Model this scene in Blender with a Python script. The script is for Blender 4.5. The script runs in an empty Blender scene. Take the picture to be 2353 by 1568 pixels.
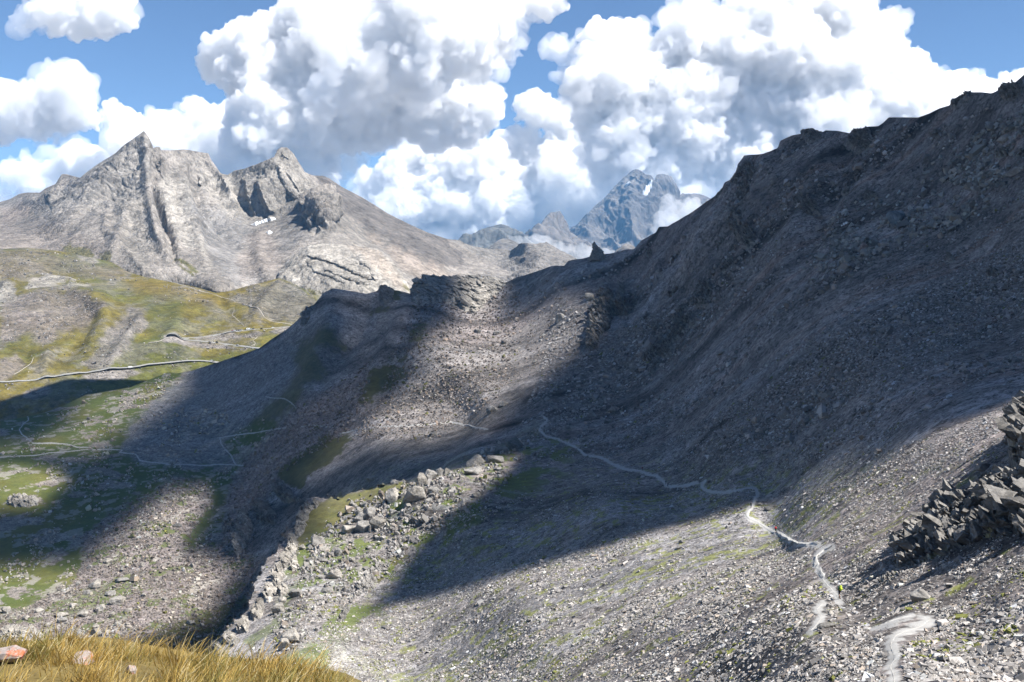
import bpy, bmesh, math, random
import numpy as np
from mathutils import Vector, Matrix

random.seed(7)
rng = np.random.default_rng(7)
SC = bpy.context.scene
COL = SC.collection
# ---------------------------------------------------------------- survey frame
# Bearings were read off the photograph on a 2353 x 1568 sheet: focal length 2353, horizon at 650.
# A bearing (a, b) and a forward distance Y give a place: X = (a-1176.5)/F*Y, Z = (650-b)/F*Y.
F, CX, HZ = 2353.0, 1176.5, 650.0
SUN_AZ, SUN_EL = math.radians(112), math.radians(54)
SUN = np.array([math.sin(SUN_AZ)*math.cos(SUN_EL), math.cos(SUN_AZ)*math.cos(SUN_EL), math.sin(SUN_EL)])

def world(a, b, Y):
    return np.stack([(a-CX)/F*Y, Y+0*a, (HZ-b)/F*Y], -1)
def sstep(e0, e1, x):
    t = np.clip((x-e0)/(e1-e0), 0, 1)
    return t*t*(3-2*t)

# ---------------------------------------------------------------- noise
def _h(ix, iy, iz, seed):
    h = (ix.astype(np.uint32)*np.uint32(374761393) + iy.astype(np.uint32)*np.uint32(668265263)
         + iz.astype(np.uint32)*np.uint32(2147483647) + np.uint32(seed*974711 % 4294967295))
    h = (h ^ (h >> np.uint32(13)))*np.uint32(1274126177)
    h = (h ^ (h >> np.uint32(15)))*np.uint32(2246822519)
    h ^= h >> np.uint32(13)
    return h
def vnoise(p, seed=0):
    """smooth value noise in about -1..1 for points n x 3"""
    i = np.floor(p).astype(np.int64); f = (p-i).astype(np.float32)
    f = f*f*f*(f*(f*6-15)+10)
    x, y, z = i[:, 0], i[:, 1], i[:, 2]
    r = 0
    for dx in (0, 1):
        wx = f[:, 0] if dx else 1-f[:, 0]
        for dy in (0, 1):
            wy = f[:, 1] if dy else 1-f[:, 1]
            for dz in (0, 1):
                wz = f[:, 2] if dz else 1-f[:, 2]
                r = r + _h(x+dx, y+dy, z+dz, seed).astype(np.float32)*np.float32(2/4294967295)*wx*wy*wz
    return r-1
_R = np.linalg.qr(np.random.default_rng(12).normal(size=(3, 3)))[0]
def fbm(p, wl, octaves, seed=0, gain=.5, foot=None, ridged=False, lac=2.03):
    """fractal noise; octaves finer than about two footprints fade out"""
    out = np.zeros(len(p), np.float32); a = 1.0
    for k in range(octaves):
        w = wl/lac**k; p = p@_R
        n = vnoise(p/w + k*17.3, seed+k)
        if ridged: n = 1-2*np.abs(n)
        if foot is not None: n = n*sstep(1.2, 3.0, w/foot)
        out += a*n; a *= gain
    return out
def cellnoise(p, seed=0):
    """worley: (distance to the nearest feature point, random value of its cell)"""
    i = np.floor(p).astype(np.int64); best = np.full(len(p), 9., np.float32); val = np.zeros(len(p), np.float32)
    for dx in (-1, 0, 1):
        for dy in (-1, 0, 1):
            for dz in (-1, 0, 1):
                c = i+np.array([dx, dy, dz])
                h = _h(c[:, 0], c[:, 1], c[:, 2], seed)
                q = np.stack([(h & np.uint32(1023)), ((h >> np.uint32(10)) & np.uint32(1023)), ((h >> np.uint32(20)) & np.uint32(1023))], -1)/1023.0
                d = (((c+q-p)**2).sum(-1)).astype(np.float32)
                m = d < best
                best[m] = d[m]; val[m] = ((h >> np.uint32(7)) & np.uint32(1023))[m]/1023.0
    return np.sqrt(best), val

# ---------------------------------------------------------------- outlines
def sdist(poly, a, b):
    """signed distance to a closed outline, positive inside"""
    P = np.asarray(poly, float); d = np.full(a.shape, 1e9); ins = np.zeros(a.shape, bool)
    for (x0, y0), (x1, y1) in zip(P, np.roll(P, -1, 0)):
        dx, dy = x1-x0, y1-y0; L = dx*dx+dy*dy+1e-9
        t = np.clip(((a-x0)*dx+(b-y0)*dy)/L, 0, 1)
        d = np.minimum(d, (a-x0-t*dx)**2+(b-y0-t*dy)**2)
        if y0 != y1:
            ins ^= ((b < y0) != (b < y1)) & (a < x0+(b-y0)*dx/(y1-y0))
    return np.where(ins, 1, -1)*np.sqrt(d)
def ldist(line, a, b):
    """distance to an open line, signed side, and the share of its length at the nearest point"""
    P = np.asarray(line, float); best = np.full(a.shape, 1e9); side = np.zeros(a.shape); tt = np.zeros(a.shape)
    n = len(P)-1
    for k in range(n):
        (x0, y0), (x1, y1) = P[k], P[k+1]
        dx, dy = x1-x0, y1-y0; L = dx*dx+dy*dy+1e-9
        t = np.clip(((a-x0)*dx+(b-y0)*dy)/L, 0, 1)
        d = (a-x0-t*dx)**2+(b-y0-t*dy)**2
        m = d < best
        best = np.where(m, d, best); tt = np.where(m, (k+t)/n, tt)
        side = np.where(m, np.sign(dx*(b-y0)-dy*(a-x0)), side)
    return np.sqrt(best), side, tt
def near(poly, a, b, pad):
    P = np.asarray(poly, float)
    return (a > P[:, 0].min()-pad) & (a < P[:, 0].max()+pad) & (b > P[:, 1].min()-pad) & (b < P[:, 1].max()+pad)
def pmask(poly, a, b, soft, n=0.0):
    m = np.zeros(a.shape); k = near(poly, a, b, soft*2+30)
    if k.any():
        nn = n[k] if isinstance(n, np.ndarray) else n
        m[k] = sstep(-soft, soft, sdist(poly, a[k], b[k])+nn)
    return m

# ---------------------------------------------------------------- smooth surface through surveyed distances
class Spline:
    def __init__(s, pts, step=6, box=None):
        P = np.array(pts, float); xy = P[:, :2]/1000; v = np.log(P[:, 2]); n = len(P)
        def ker(A, B):
            r2 = ((A[:, None]-B[None])**2).sum(-1)
            return .5*r2*np.log(r2+1e-12)
        K = ker(xy, xy)+np.eye(n)*2e-5; Q = np.c_[np.ones(n), xy]
        M = np.block([[K, Q], [Q.T, np.zeros((3, 3))]])
        w = np.linalg.solve(M, np.r_[v, np.zeros(3)])
        s.x0, s.y0, x1, y1 = box; s.step = step
        gx = np.arange(s.x0, x1+step, step); gy = np.arange(s.y0, y1+step, step)
        G = np.stack(np.meshgrid(gx, gy, indexing='ij'), -1).reshape(-1, 2)/1000
        out = np.concatenate([ker(g, xy)@w[:n] + np.c_[np.ones(len(g)), g]@w[n:] for g in np.array_split(G, 40)])
        s.g = out.reshape(len(gx), len(gy))
    def __call__(s, a, b):
        u = np.clip((a-s.x0)/s.step, 0, s.g.shape[0]-1.001); v = np.clip((b-s.y0)/s.step, 0, s.g.shape[1]-1.001)
        i = u.astype(int); j = v.astype(int); u = u-i; v = v-j; g = s.g
        return (g[i, j]*(1-u)+g[i+1, j]*u)*(1-v)+(g[i, j+1]*(1-u)+g[i+1, j+1]*u)*v

# ---------------------------------------------------------------- objects
def tag(o, label=None, cat=None, group=None, kind=None):
    if label: o['label'] = label
    if cat: o['category'] = cat
    if group: o['group'] = group
    if kind: o['kind'] = kind
    return o
def mesh_obj(name, V, faces, mat, parent=None, smooth=True, col=None, attrs=None):
    V = np.asarray(V, np.float32); me = bpy.data.meshes.new(name)
    if isinstance(faces, np.ndarray):
        n, k = faces.shape
        me.vertices.add(len(V)); me.vertices.foreach_set('co', V.ravel())
        me.loops.add(n*k); me.loops.foreach_set('vertex_index', faces.astype(np.int32).ravel())
        me.polygons.add(n); me.polygons.foreach_set('loop_start', np.arange(0, n*k, k, dtype=np.int32))
        me.update(calc_edges=True)
    else:
        me.from_pydata([tuple(map(float, v)) for v in V], [], faces)
    me.polygons.foreach_set('use_smooth', np.full(len(me.polygons), smooth))
    if col is not None:
        at = me.attributes.new('Col', 'FLOAT_COLOR', 'POINT')
        at.data.foreach_set('color', np.c_[col, np.ones(len(V))].astype(np.float32).ravel())
    for k, v in (attrs or {}).items():
        at = me.attributes.new(k, 'FLOAT', 'POINT'); at.data.foreach_set('value', np.asarray(v, np.float32))
    me.update()
    o = bpy.data.objects.new(name, me); COL.objects.link(o)
    if mat: me.materials.append(mat)
    if parent: o.parent = parent
    return o
def empty(name, loc=(0, 0, 0), rz=0):
    o = bpy.data.objects.new(name, None); COL.objects.link(o)
    o.location = [float(c) for c in loc]; o.rotation_euler = (0, 0, rz); o.empty_display_size = .3
    return o
def grid_faces(nu, nv):
    i = np.arange(nu-1)[:, None]*nv+np.arange(nv-1)[None]
    return np.stack([i, i+1, i+nv+1, i+nv], -1).reshape(-1, 4)

# ---------------------------------------------------------------- materials
class NT:
    def __init__(s, name):
        s.m = bpy.data.materials.new(name); s.m.use_nodes = True; s.t = s.m.node_tree; s.n = s.t.nodes
        s.b = s.n['Principled BSDF']; s.out = s.n['Material Output']
    def add(s, typ, inp=None, **kw):
        n = s.n.new(typ)
        for k, v in kw.items(): setattr(n, k, v)
        for k, v in (inp or {}).items(): s.set(n.inputs[k], v)
        return n
    def set(s, sock, v):
        if isinstance(v, bpy.types.NodeSocket): s.t.links.new(v, sock)
        else: sock.default_value = v
    def math(s, op, a, b=0.0, c=None):
        n = s.add('ShaderNodeMath', operation=op); s.set(n.inputs[0], a); s.set(n.inputs[1], b)
        if c is not None: s.set(n.inputs[2], c)
        return n.outputs[0]
    def mix(s, f, a, b, mode='MIX'):
        n = s.add('ShaderNodeMix', data_type='RGBA', blend_type=mode)
        s.set(n.inputs[0], f); s.set(n.inputs[6], a); s.set(n.inputs[7], b)
        return n.outputs[2]
    def ramp(s, f, stops):
        n = s.add('ShaderNodeValToRGB'); s.set(n.inputs[0], f); e = n.color_ramp.elements
        while len(e) < len(stops): e.new(.5)
        for q, (p, c) in zip(e, stops): q.position = p; q.color = c if len(c) == 4 else (*c, 1)
        return n.outputs[0]
    def maprange(s, v, a, b, c, d):
        n = s.add('ShaderNodeMapRange'); s.set(n.inputs[0], v)
        for i, x in enumerate((a, b, c, d)): s.set(n.inputs[1+i], x)
        return n.outputs[0]

def ground_mat(name, cells, contrast=.5, bump=.6, flat=(1, 1, 1), noise=.15, rough=.95, gain=.80):
    """stony ground: the colour of the place (attribute Col) broken up by stones of several sizes.
    cells: list of (size in metres, weight)"""
    t = NT(name); pos = t.add('ShaderNodeNewGeometry').outputs['Position']
    mp = t.add('ShaderNodeMapping', {'Vector': pos, 'Scale': flat}).outputs[0]
    col = t.add('ShaderNodeAttribute', attribute_name='Col').outputs['Color']
    rk = t.add('ShaderNodeAttribute', attribute_name='stone').outputs['Fac']
    tone = None; hgt = None
    for size, w in cells:
        v = t.add('ShaderNodeTexVoronoi', {'Vector': mp, 'Scale': 1/size, 'Randomness': 1.0})
        rnd = t.add('ShaderNodeSeparateColor', {0: v.outputs['Color']}).outputs[0]
        k = t.math('MULTIPLY', t.math('SUBTRACT', rnd, .5), w)
        tone = k if tone is None else t.math('ADD', tone, k)
        e = t.math('MULTIPLY', v.outputs['Distance'], -w*size)
        r = t.math('MULTIPLY', rnd, w*size*.9)
        e = t.math('ADD', e, r)
        hgt = e if hgt is None else t.math('ADD', hgt, e)
    nz = t.add('ShaderNodeTexNoise', {'Vector': pos, 'Scale': 1/(cells[0][0]*9), 'Detail': 5.0, 'Roughness': .65}).outputs['Fac']
    tone = t.math('MULTIPLY', tone, t.math('MULTIPLY', rk, contrast*2))
    f = t.math('ADD', t.math('ADD', 1.0, tone), t.math('MULTIPLY', t.math('SUBTRACT', nz, .5), noise*4))
    f = t.math('MAXIMUM', f, .12)
    f = t.math('MULTIPLY', f, gain)
    c = t.mix(1.0, col, t.add('ShaderNodeCombineColor', {0: f, 1: f, 2: f}).outputs[0], 'MULTIPLY')
    t.set(t.b.inputs['Base Color'], c); t.b.inputs['Roughness'].default_value = rough
    t.b.inputs['Specular IOR Level'].default_value = .15
    bp = t.add('ShaderNodeBump', {'Strength': t.math('MULTIPLY', rk, bump), 'Distance': 1.0, 'Height': hgt})
    t.set(t.b.inputs['Normal'], bp.outputs[0])
    return t.m
def plain_mat(name, color, rough=.8, var=.25, scale=3.0, metal=0, spec=.3, obj=True):
    t = NT(name)
    c = t.add('ShaderNodeTexCoord').outputs['Object'] if obj else t.add('ShaderNodeNewGeometry').outputs['Position']
    nz = t.add('ShaderNodeTexNoise', {'Vector': c, 'Scale': scale, 'Detail': 4.0}).outputs['Fac']
    f = t.maprange(nz, .25, .75, 1-var, 1+var)
    t.set(t.b.inputs['Base Color'], t.mix(1.0, (*color, 1), t.add('ShaderNodeCombineColor', {0: f, 1: f, 2: f}).outputs[0], 'MULTIPLY'))
    t.b.inputs['Roughness'].default_value = rough; t.b.inputs['Metallic'].default_value = metal
    t.b.inputs['Specular IOR Level'].default_value = spec
    return t.m

# ================================================================= TERRAIN LAYERS
class Layer:
    """a stretch of country surveyed from the standpoint: ground(a, b) gives its surface"""
    keep = .22
    def __init__(s, logY, amp, seed, skyline=None, paint=None, disp=None):
        s.logY = logY; s.amp = amp; s.seed = seed; s.sky = np.array(skyline, float) if skyline else None
        s.paint = paint; s.disp = disp
    def top(s, a):
        return np.interp(a, s.sky[:, 0], s.sky[:, 1])
    def base(s, a, b):
        return world(a, b, np.exp(s.logY(a, b)))
    def normal(s, a, b):
        e = 3.0
        du = s.base(a+e, b)-s.base(a-e, b); dv = s.base(a, b-e)-s.base(a, b+e)
        n = np.cross(du, dv); n /= np.linalg.norm(n, axis=-1, keepdims=True)+1e-9
        return n
    def ground(s, a, b):
        a = np.asarray(a, float); b = np.asarray(b, float)
        P = s.base(a, b); n = s.normal(a, b)
        h = s.disp(a, b, P, n)*(s.keep+(1-s.keep)*sstep(-2, 26, b-s.top(a)))
        return P+n*h[:, None], n
    def build(s, name, mat, x0, x1, bottom, du=2.3, dv=2.3, back=True, slope=.75):
        us = np.arange(x0, x1, du); tops = s.top(us); nv = int((bottom-tops.min())/dv)
        t = np.linspace(0, 1, nv)
        A = np.repeat(us[:, None], nv, 1); B = tops[:, None]+(bottom-tops)[:, None]*t[None]
        P, n = s.ground(A.ravel(), B.ravel())
        c, st = s.paint(A.ravel(), B.ravel(), P, n)
        P = P.reshape(len(us), nv, 3); c = c.reshape(len(us), nv, 3); st = st.reshape(len(us), nv)
        if back:                                        # the far side of the crest
            ds = P[:, 0, 1].mean()*np.array([.3, .16, .09, .05, .025, .012, .005, .0015])
            bk = np.stack([P[:, 0]+np.array([0, d, -slope*d]) for d in ds], 1)
            wob = fbm(bk.reshape(-1, 3), P[:, 0, 1].mean()*.03, 4, 91).reshape(len(us), len(ds))
            bk[..., 2] += wob*ds*.12
            P = np.concatenate([bk, P], 1); c = np.concatenate([np.repeat(c[:, :1], len(ds), 1), c], 1)
            st = np.concatenate([np.repeat(st[:, :1], len(ds), 1), st], 1)
        nv = P.shape[1]
        o = mesh_obj(name, P.reshape(-1, 3), grid_faces(len(us), nv), mat, col=c.reshape(-1, 3), attrs={'stone': st.ravel()})
        o['kind'] = 'structure'
        return o

# ----------------------------------------------------------------- colours (real-world albedos)
SCREE = np.array([.225, .202, .187]); SCREE_P = np.array([.215, .182, .17]); SCREE_B = np.array([.198, .192, .193])
RUST = np.array([.17, .115, .09]); OLIVE = np.array([.135, .125, .035]); GREEN = np.array([.085, .105, .028])
MOSS = np.array([.21, .22, .05]); DKGRASS = np.array([.07, .068, .024]); ROCK = np.array([.25, .235, .215])
PALE = np.array([.405, .372, .325]); TAN = np.array([.275, .252, .222]); BROWN = np.array([.20, .17, .145])

SKY_A = [(-140, 988), (0, 968), (60, 958), (105, 948), (150, 930), (196, 908), (250, 899), (300, 890), (345, 872), (385, 856), (405, 858), (437, 853), (507, 831), (546, 818), (595, 801),
    (623, 781), (658, 760), (679, 743), (696, 725), (703, 708), (721, 701), (745, 673), (765, 664), (775, 665), (810, 670), (842, 675),
    (863, 670), (875, 663), (889, 665), (915, 668), (945, 676), (953, 660), (978, 655), (1041, 656), (1108, 656), (1150, 655),
    (1167, 648), (1185, 639), (1206, 633), (1230, 625), (1269, 611), (1297, 611), (1306, 599), (1339, 595), (1356, 591), (1388, 585),
    (1402, 584), (1423, 579), (1440, 574), (1458, 574), (1475, 553), (1507, 535), (1514, 522), (1535, 521), (1552, 511), (1588, 490),
    (1599, 482), (1627, 462), (1645, 450), (1659, 437), (1665, 420), (1680, 413), (1690, 397), (1696, 377), (1704, 368), (1710, 358),
    (1729, 356), (1753, 354), (1787, 340), (1792, 324), (1818, 311), (1841, 307), (1844, 300), (1860, 298), (1890, 305), (1897, 300),
    (1925, 301), (1951, 306), (1960, 299), (1977, 298), (1995, 291), (2018, 290), (2030, 282), (2042, 270), (2075, 270), (2110, 270),
    (2135, 261), (2159, 249), (2182, 242), (2187, 231), (2208, 218), (2226, 212), (2257, 212), (2278, 215), (2292, 209), (2300, 200),
    (2319, 200), (2334, 189), (2353, 172), (2420, 130), (2520, 70), (2650, 10)]
PTS_FAR = [(770, 664, 1150), (700, 710, 1130), (623, 781, 1150), (546, 818, 1170), (437, 853, 1230), (387, 853, 1230), (200, 905, 1180),
    (0, 968, 1080), (-140, 985, 1060), (945, 675, 1130), (1050, 641, 1190), (1050, 720, 1080), (700, 850, 1010), (850, 800, 1000),
    (950, 780, 960), (1000, 760, 970), (1050, 850, 850), (550, 950, 1010), (400, 1000, 1000), (200, 1050, 940), (0, 1052, 930),
    (550, 1065, 920), (700, 950, 920), (820, 930, 880), (800, 990, 850), (950, 980, 770), (1080, 980, 720), (650, 1100, 820),
    (560, 1180, 800), (400, 1200, 780), (200, 1200, 800), (0, 1200, 800), (700, 1130, 760), (850, 1080, 690), (950, 1060, 650),
    (500, 1300, 720), (300, 1300, 720), (100, 1350, 690), (0, 1380, 670), (-140, 1300, 720), (500, 1400, 650), (350, 1450, 600),
    (150, 1500, 580), (0, 1568, 540), (-140, 1568, 540), (600, 1250, 720), (620, 1400, 640), (700, 1300, 640), (700, 1560, 540), (300, 1650, 500)]
PTS_MID = [(1200, 633, 1180), (1200, 720, 1020), (1200, 800, 880), (1200, 900, 720), (1300, 600, 1100), (1400, 584, 1050), (1400, 700, 880),
    (1400, 850, 720), (1250, 960, 620), (1100, 1000, 640), (1100, 900, 780), (1300, 700, 920), (1120, 760, 1000)]
PTS_NEAR = [(1400, 950, 600), (1400, 1150, 390), (1400, 1300, 310), (1400, 1445, 235), (1400, 1568, 180),
    (1200, 1250, 390), (1200, 1400, 302), (1200, 1568, 242), (1000, 1250, 430), (1000, 1400, 360), (1000, 1568, 298),
    (960, 1140, 470), (830, 1210, 470), (700, 1160, 520), (640, 1390, 380), (680, 1470, 330), (500, 1490, 350), (800, 1568, 305),
    (600, 1600, 300), (400, 1500, 350), (400, 1650, 320), (1090, 1070, 510), (1300, 1015, 560), (1420, 1070, 480), (1530, 1110, 420), (1620, 1120, 385), (1740, 1130, 345),
    (1725, 1165, 320), (1780, 1222, 285), (1830, 1248, 222), (1870, 1290, 174), (1890, 1340, 145), (1932, 1385, 122), (1880, 1440, 103),
    (2010, 1450, 92), (2140, 1435, 85), (2050, 1480, 77), (2060, 1568, 63),
    (1704, 360, 800), (1700, 500, 720), (1700, 700, 580), (1700, 900, 455), (1700, 1060, 375), (1700, 1400, 165), (1700, 1568, 110),
    (1995, 291, 660), (2000, 450, 570), (2000, 650, 450), (2000, 850, 350), (2000, 1000, 292), (2000, 1150, 211), (2000, 1300, 134),
    (2353, 178, 500), (2353, 450, 430), (2353, 700, 350), (2353, 845, 280), (2353, 930, 218), (2353, 1050, 148), (2353, 1200, 104),
    (2353, 1330, 84), (2353, 1450, 71), (2353, 1568, 60), (2600, 30, 430), (2600, 500, 340), (2600, 900, 190), (2600, 1200, 92),
    (2600, 1568, 52), (2060, 1660, 52), (1400, 1660, 140), (1500, 520, 980)]
BOXA = (-200, -20, 2700, 1720)
far_s = Spline(PTS_FAR+PTS_MID, 6, BOXA); near_s = Spline(PTS_NEAR+PTS_MID+[(1050, 641, 1190), (1000, 760, 970), (1050, 850, 850)], 6, BOXA)
RIB = [(440, 1720), (466, 1560), (480, 1520), (520, 1450), (560, 1400), (600, 1310), (640, 1250), (682, 1190), (715, 1152), (830, 1128), (930, 1108), (1010, 1090),
    (1080, 1040), (1130, 960), (1170, 850), (1200, 720), (1210, 560), (1300, -80), (2800, -80), (2800, 1720)]
def logY_slope(a, b):
    jag = 9*vnoise(np.stack([a/23, b/23, 0*a], -1), 5)+5*vnoise(np.stack([a/8, b/8, 0*a], -1), 6)
    d = sdist(RIB, a, b)+jag*sstep(1100, 950, a)
    w = 2.5+70*sstep(960, 1150, a)*sstep(1130, 1040, b)
    m = sstep(-w, w, d)
    return far_s(a, b)*(1-m)+near_s(a, b)*m

TRAIL = [(2062, 1600), (2058, 1568), (2050, 1540), (2056, 1515), (2050, 1492), (2060, 1474), (2085, 1462), (2115, 1450), (2140, 1436), (2120, 1428)]
TRAIL_B = [(2098, 1424), (2070, 1432), (2040, 1446), (2010, 1456)]
TRAIL_C = [(1932, 1392), (1925, 1375), (1908, 1355), (1893, 1335), (1880, 1308), (1871, 1290), (1876, 1275), (1892, 1263), (1912, 1254)]
TRAIL_D = [(1895, 1400), (1880, 1412), (1892, 1430), (1880, 1444), (1868, 1462)]
TRAIL_E = [(1880, 1250), (1850, 1249), (1828, 1246), (1805, 1234), (1790, 1226), (1775, 1220), (1757, 1212), (1745, 1202), (1722, 1192), (1716, 1186), (1720, 1176), (1728, 1166), (1735, 1150),
    (1742, 1138), (1736, 1126), (1724, 1124), (1708, 1128), (1692, 1132)]
TRAIL_F = [(1690, 1132), (1660, 1134), (1634, 1132), (1616, 1124), (1613, 1112), (1620, 1106)]
TRAIL_G = [(1602, 1110), (1570, 1116), (1540, 1117), (1530, 1112), (1520, 1100), (1508, 1094), (1498, 1092), (1480, 1086), (1468, 1082), (1450, 1080), (1430, 1076), (1415, 1070), (1402, 1064),
    (1388, 1056), (1370, 1050), (1345, 1046), (1322, 1028), (1300, 1017), (1280, 1008), (1255, 1003), (1240, 990), (1244, 980), (1258, 968), (1248, 956)]
TRAIL_H = [(1120, 985), (1090, 982), (1075, 976), (1035, 970), (980, 975), (930, 978), (880, 980), (835, 984), (805, 990), (780, 996)]
TRAIL_I = [(765, 984), (720, 980), (690, 983)]
TRAIL_J = [(660, 985), (620, 990), (570, 995), (530, 1001), (505, 1006), (508, 1020), (520, 1035), (530, 1045), (537, 1060), (542, 1068)]
TRAIL_K = [(560, 1071), (542, 1068), (500, 1066), (460, 1069), (420, 1067), (395, 1070), (370, 1065), (345, 1062), (322, 1058), (312, 1044), (290, 1042), (275, 1040),
    (282, 1034), (250, 1032), (215, 1036), (205, 1030), (180, 1030), (160, 1024), (120, 1020), (75, 1020), (65, 1010), (50, 998), (44, 986), (56, 972), (66, 966), (64, 958)]
TRAIL_L = [(205, 1034), (170, 1038), (120, 1042), (80, 1048), (30, 1050), (-30, 1056)]
TRAIL_M = [(610, 912), (640, 918), (660, 924), (675, 934), (684, 942)]
TRAILS = [(TRAIL, .95), (TRAIL_B, .75), (TRAIL_C, 1.2), (TRAIL_D, .85), (TRAIL_E, 1.5), (TRAIL_F, 1.6), (TRAIL_G, 1.6), (TRAIL_H, 1.1), (TRAIL_I, .9),
    (TRAIL_J, 1.2), (TRAIL_K, 1.2), (TRAIL_L, .9), (TRAIL_M, .8)]

VALLEY = [(-300, 800), (437, 850), (420, 900), (470, 900), (560, 985), (600, 950), (650, 980), (560, 1060), (530, 1120), (520, 1240), (470, 1300), (500, 1330), (540, 1390), (480, 1500), (430, 1700), (-300, 1700)]
GRASS = [  # outline, colour, soft edge, strength
    ([(682, 794), (760, 762), (787, 787), (735, 815), (745, 843), (749, 871), (717, 899), (665, 951), (612, 979), (574, 972), (612, 934), (665, 892), (696, 857), (675, 822)], DKGRASS*1.3, 9, .75),
    ([(861, 853), (903, 836), (938, 853), (950, 857), (920, 874), (875, 902), (833, 934), (826, 923), (840, 899)], DKGRASS, 2.5, .95),
    ([(969, 731), (983, 745), (966, 776), (945, 783), (941, 769)], DKGRASS, 2.5, .9), ([(903, 806), (917, 818), (943, 817), (933, 829), (899, 838)], DKGRASS, 2, .9),
    ([(812, 992), (798, 1018), (777, 1042), (756, 1063), (721, 1088), (689, 1119), (668, 1119), (640, 1105), (637, 1088), (651, 1070), (693, 1042), (735, 1014), (770, 1000)], DKGRASS*1.1, 2.5, .95),
    ([(888, 664), (916, 668), (908, 690), (895, 680)], DKGRASS, 3, .9), ([(850, 704), (890, 706), (885, 716), (850, 714)], DKGRASS, 3, .8),
    ([(712, 1158), (760, 1143), (830, 1128), (950, 1107), (1010, 1093), (930, 1135), (880, 1158), (820, 1195), (760, 1215), (720, 1250), (680, 1280), (700, 1200)], OLIVE, 5, .85),
    ([(655, 1320), (690, 1270), (740, 1240), (720, 1280), (680, 1320)], GREEN*1.3, 6, .8),
    ([(860, 1340), (900, 1285), (945, 1268), (930, 1290), (895, 1325), (868, 1350)], OLIVE*.8, 3, .9),
    ([(600, 1530), (660, 1500), (720, 1480), (760, 1500), (740, 1560), (600, 1570)], GREEN*1.5, 8, .7),
    ([(560, 1470), (600, 1440), (660, 1400), (640, 1440), (580, 1490)], GREEN*1.4, 6, .6),
    ([(1880, 1240), (2060, 1080), (2100, 1100), (2000, 1200)], OLIVE, 40, .06)]
SCREES = [  # stony tongues laid over the valley turf
    ([(437, 856), (546, 820), (623, 783), (690, 790), (680, 850), (650, 900), (600, 950), (560, 985), (510, 1010), (540, 1062), (400, 1070), (330, 1060), (275, 1040), (297, 983), (343, 937), (385, 892)], SCREE_B, 9, .92),
    ([(345, 1135), (400, 1095), (440, 1100), (487, 1118), (488, 1150), (460, 1210), (430, 1262), (520, 1225), (570, 1260), (600, 1300), (560, 1400), (480, 1490), (250, 1500), (-100, 1520), (-100, 1430), (60, 1395), (160, 1335), (195, 1290), (190, 1240), (280, 1160)], SCREE_P*.95, 8, .93),
    ([(700, 930), (860, 830), (840, 930), (800, 990), (640, 1090), (600, 1200), (560, 1270), (505, 1240), (530, 1120), (560, 1060), (640, 980)], SCREE_P, 7, .95)]
GRASS2 = [  # turf lying over those tongues
    ([(262, 1506), (315, 1478), (402, 1432), (490, 1397), (546, 1369), (560, 1390), (525, 1432), (490, 1474), (455, 1502), (350, 1527), (280, 1527)], DKGRASS*1.1, 6, .9),
    ([(425, 1240), (480, 1165), (500, 1130), (515, 1150), (470, 1215), (435, 1258)], GREEN*.8, 5, .85),
    ([(250, 1330), (300, 1318), (330, 1345), (290, 1370), (240, 1350)], GREEN*1.2, 7, .7), ([(180, 1360), (260, 1340), (330, 1350), (240, 1385), (140, 1420), (100, 1400)], GREEN*1.2, 8, .6)]

def stripes(P, wl, ln, seed, foot):
    c = .46*P[:, 0]+.89*P[:, 1]; g = .7*P[:, 0]-.36*P[:, 1]+.6*P[:, 2]
    w = vnoise(P/45, seed+50)*9
    return fbm(np.stack([(c+w)/wl, g/ln, 0*c], -1), 1.0, 2, seed, .5, foot=None if foot is None else foot/wl)
def disp_slope(a, b, P, n):
    foot = P[:, 1]/1024
    h = .9*fbm(P, 55, 8, 11, .5, foot)
    h += .30*stripes(P, 9, 70, 23, foot)
    rocky = pmask(CRAGZONE, a, b, 60)
    k = rocky > .01
    if k.any():
        q = P[k]*np.array([1, .6, .8])
        h[k] += rocky[k]*3.0*fbm(q, 32, 6, 37, .55, foot[k], ridged=True)
    for line, amp, wd in SLOPE_RIBS:
        m = near(line, a, b, wd*3)
        if m.any():
            d, sd, tt = ldist(line, a[m], b[m])
            h[m] += amp*np.exp(-(d/wd)**2)*np.sin(np.pi*np.clip(tt*.9+.08, 0, 1))
    return h
CRAGZONE = [(1300, 600), (1480, 560), (1600, 490), (1700, 370), (1800, 330), (1800, 420), (1700, 560), (1560, 700), (1460, 860), (1380, 860), (1340, 760)]
SLOPE_RIBS = [([(1690, 400), (1640, 520), (1560, 650), (1440, 850)], 5, 26), ([(1900, 330), (1850, 470), (1760, 640)], 4, 24), ([(1960, 320), (1880, 520), (1800, 660)], -4, 22),
    ([(2040, 290), (2000, 400), (1900, 560)], 3, 20), ([(770, 670), (745, 800), (700, 900), (640, 960)], 10, 26), ([(860, 690), (820, 760), (700, 900)], -9, 24),
    ([(945, 690), (890, 800), (820, 930)], 6, 16), ([(700, 715), (620, 830), (560, 900)], 8, 20), ([(660, 775), (590, 880), (500, 980)], -6, 18)]
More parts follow.
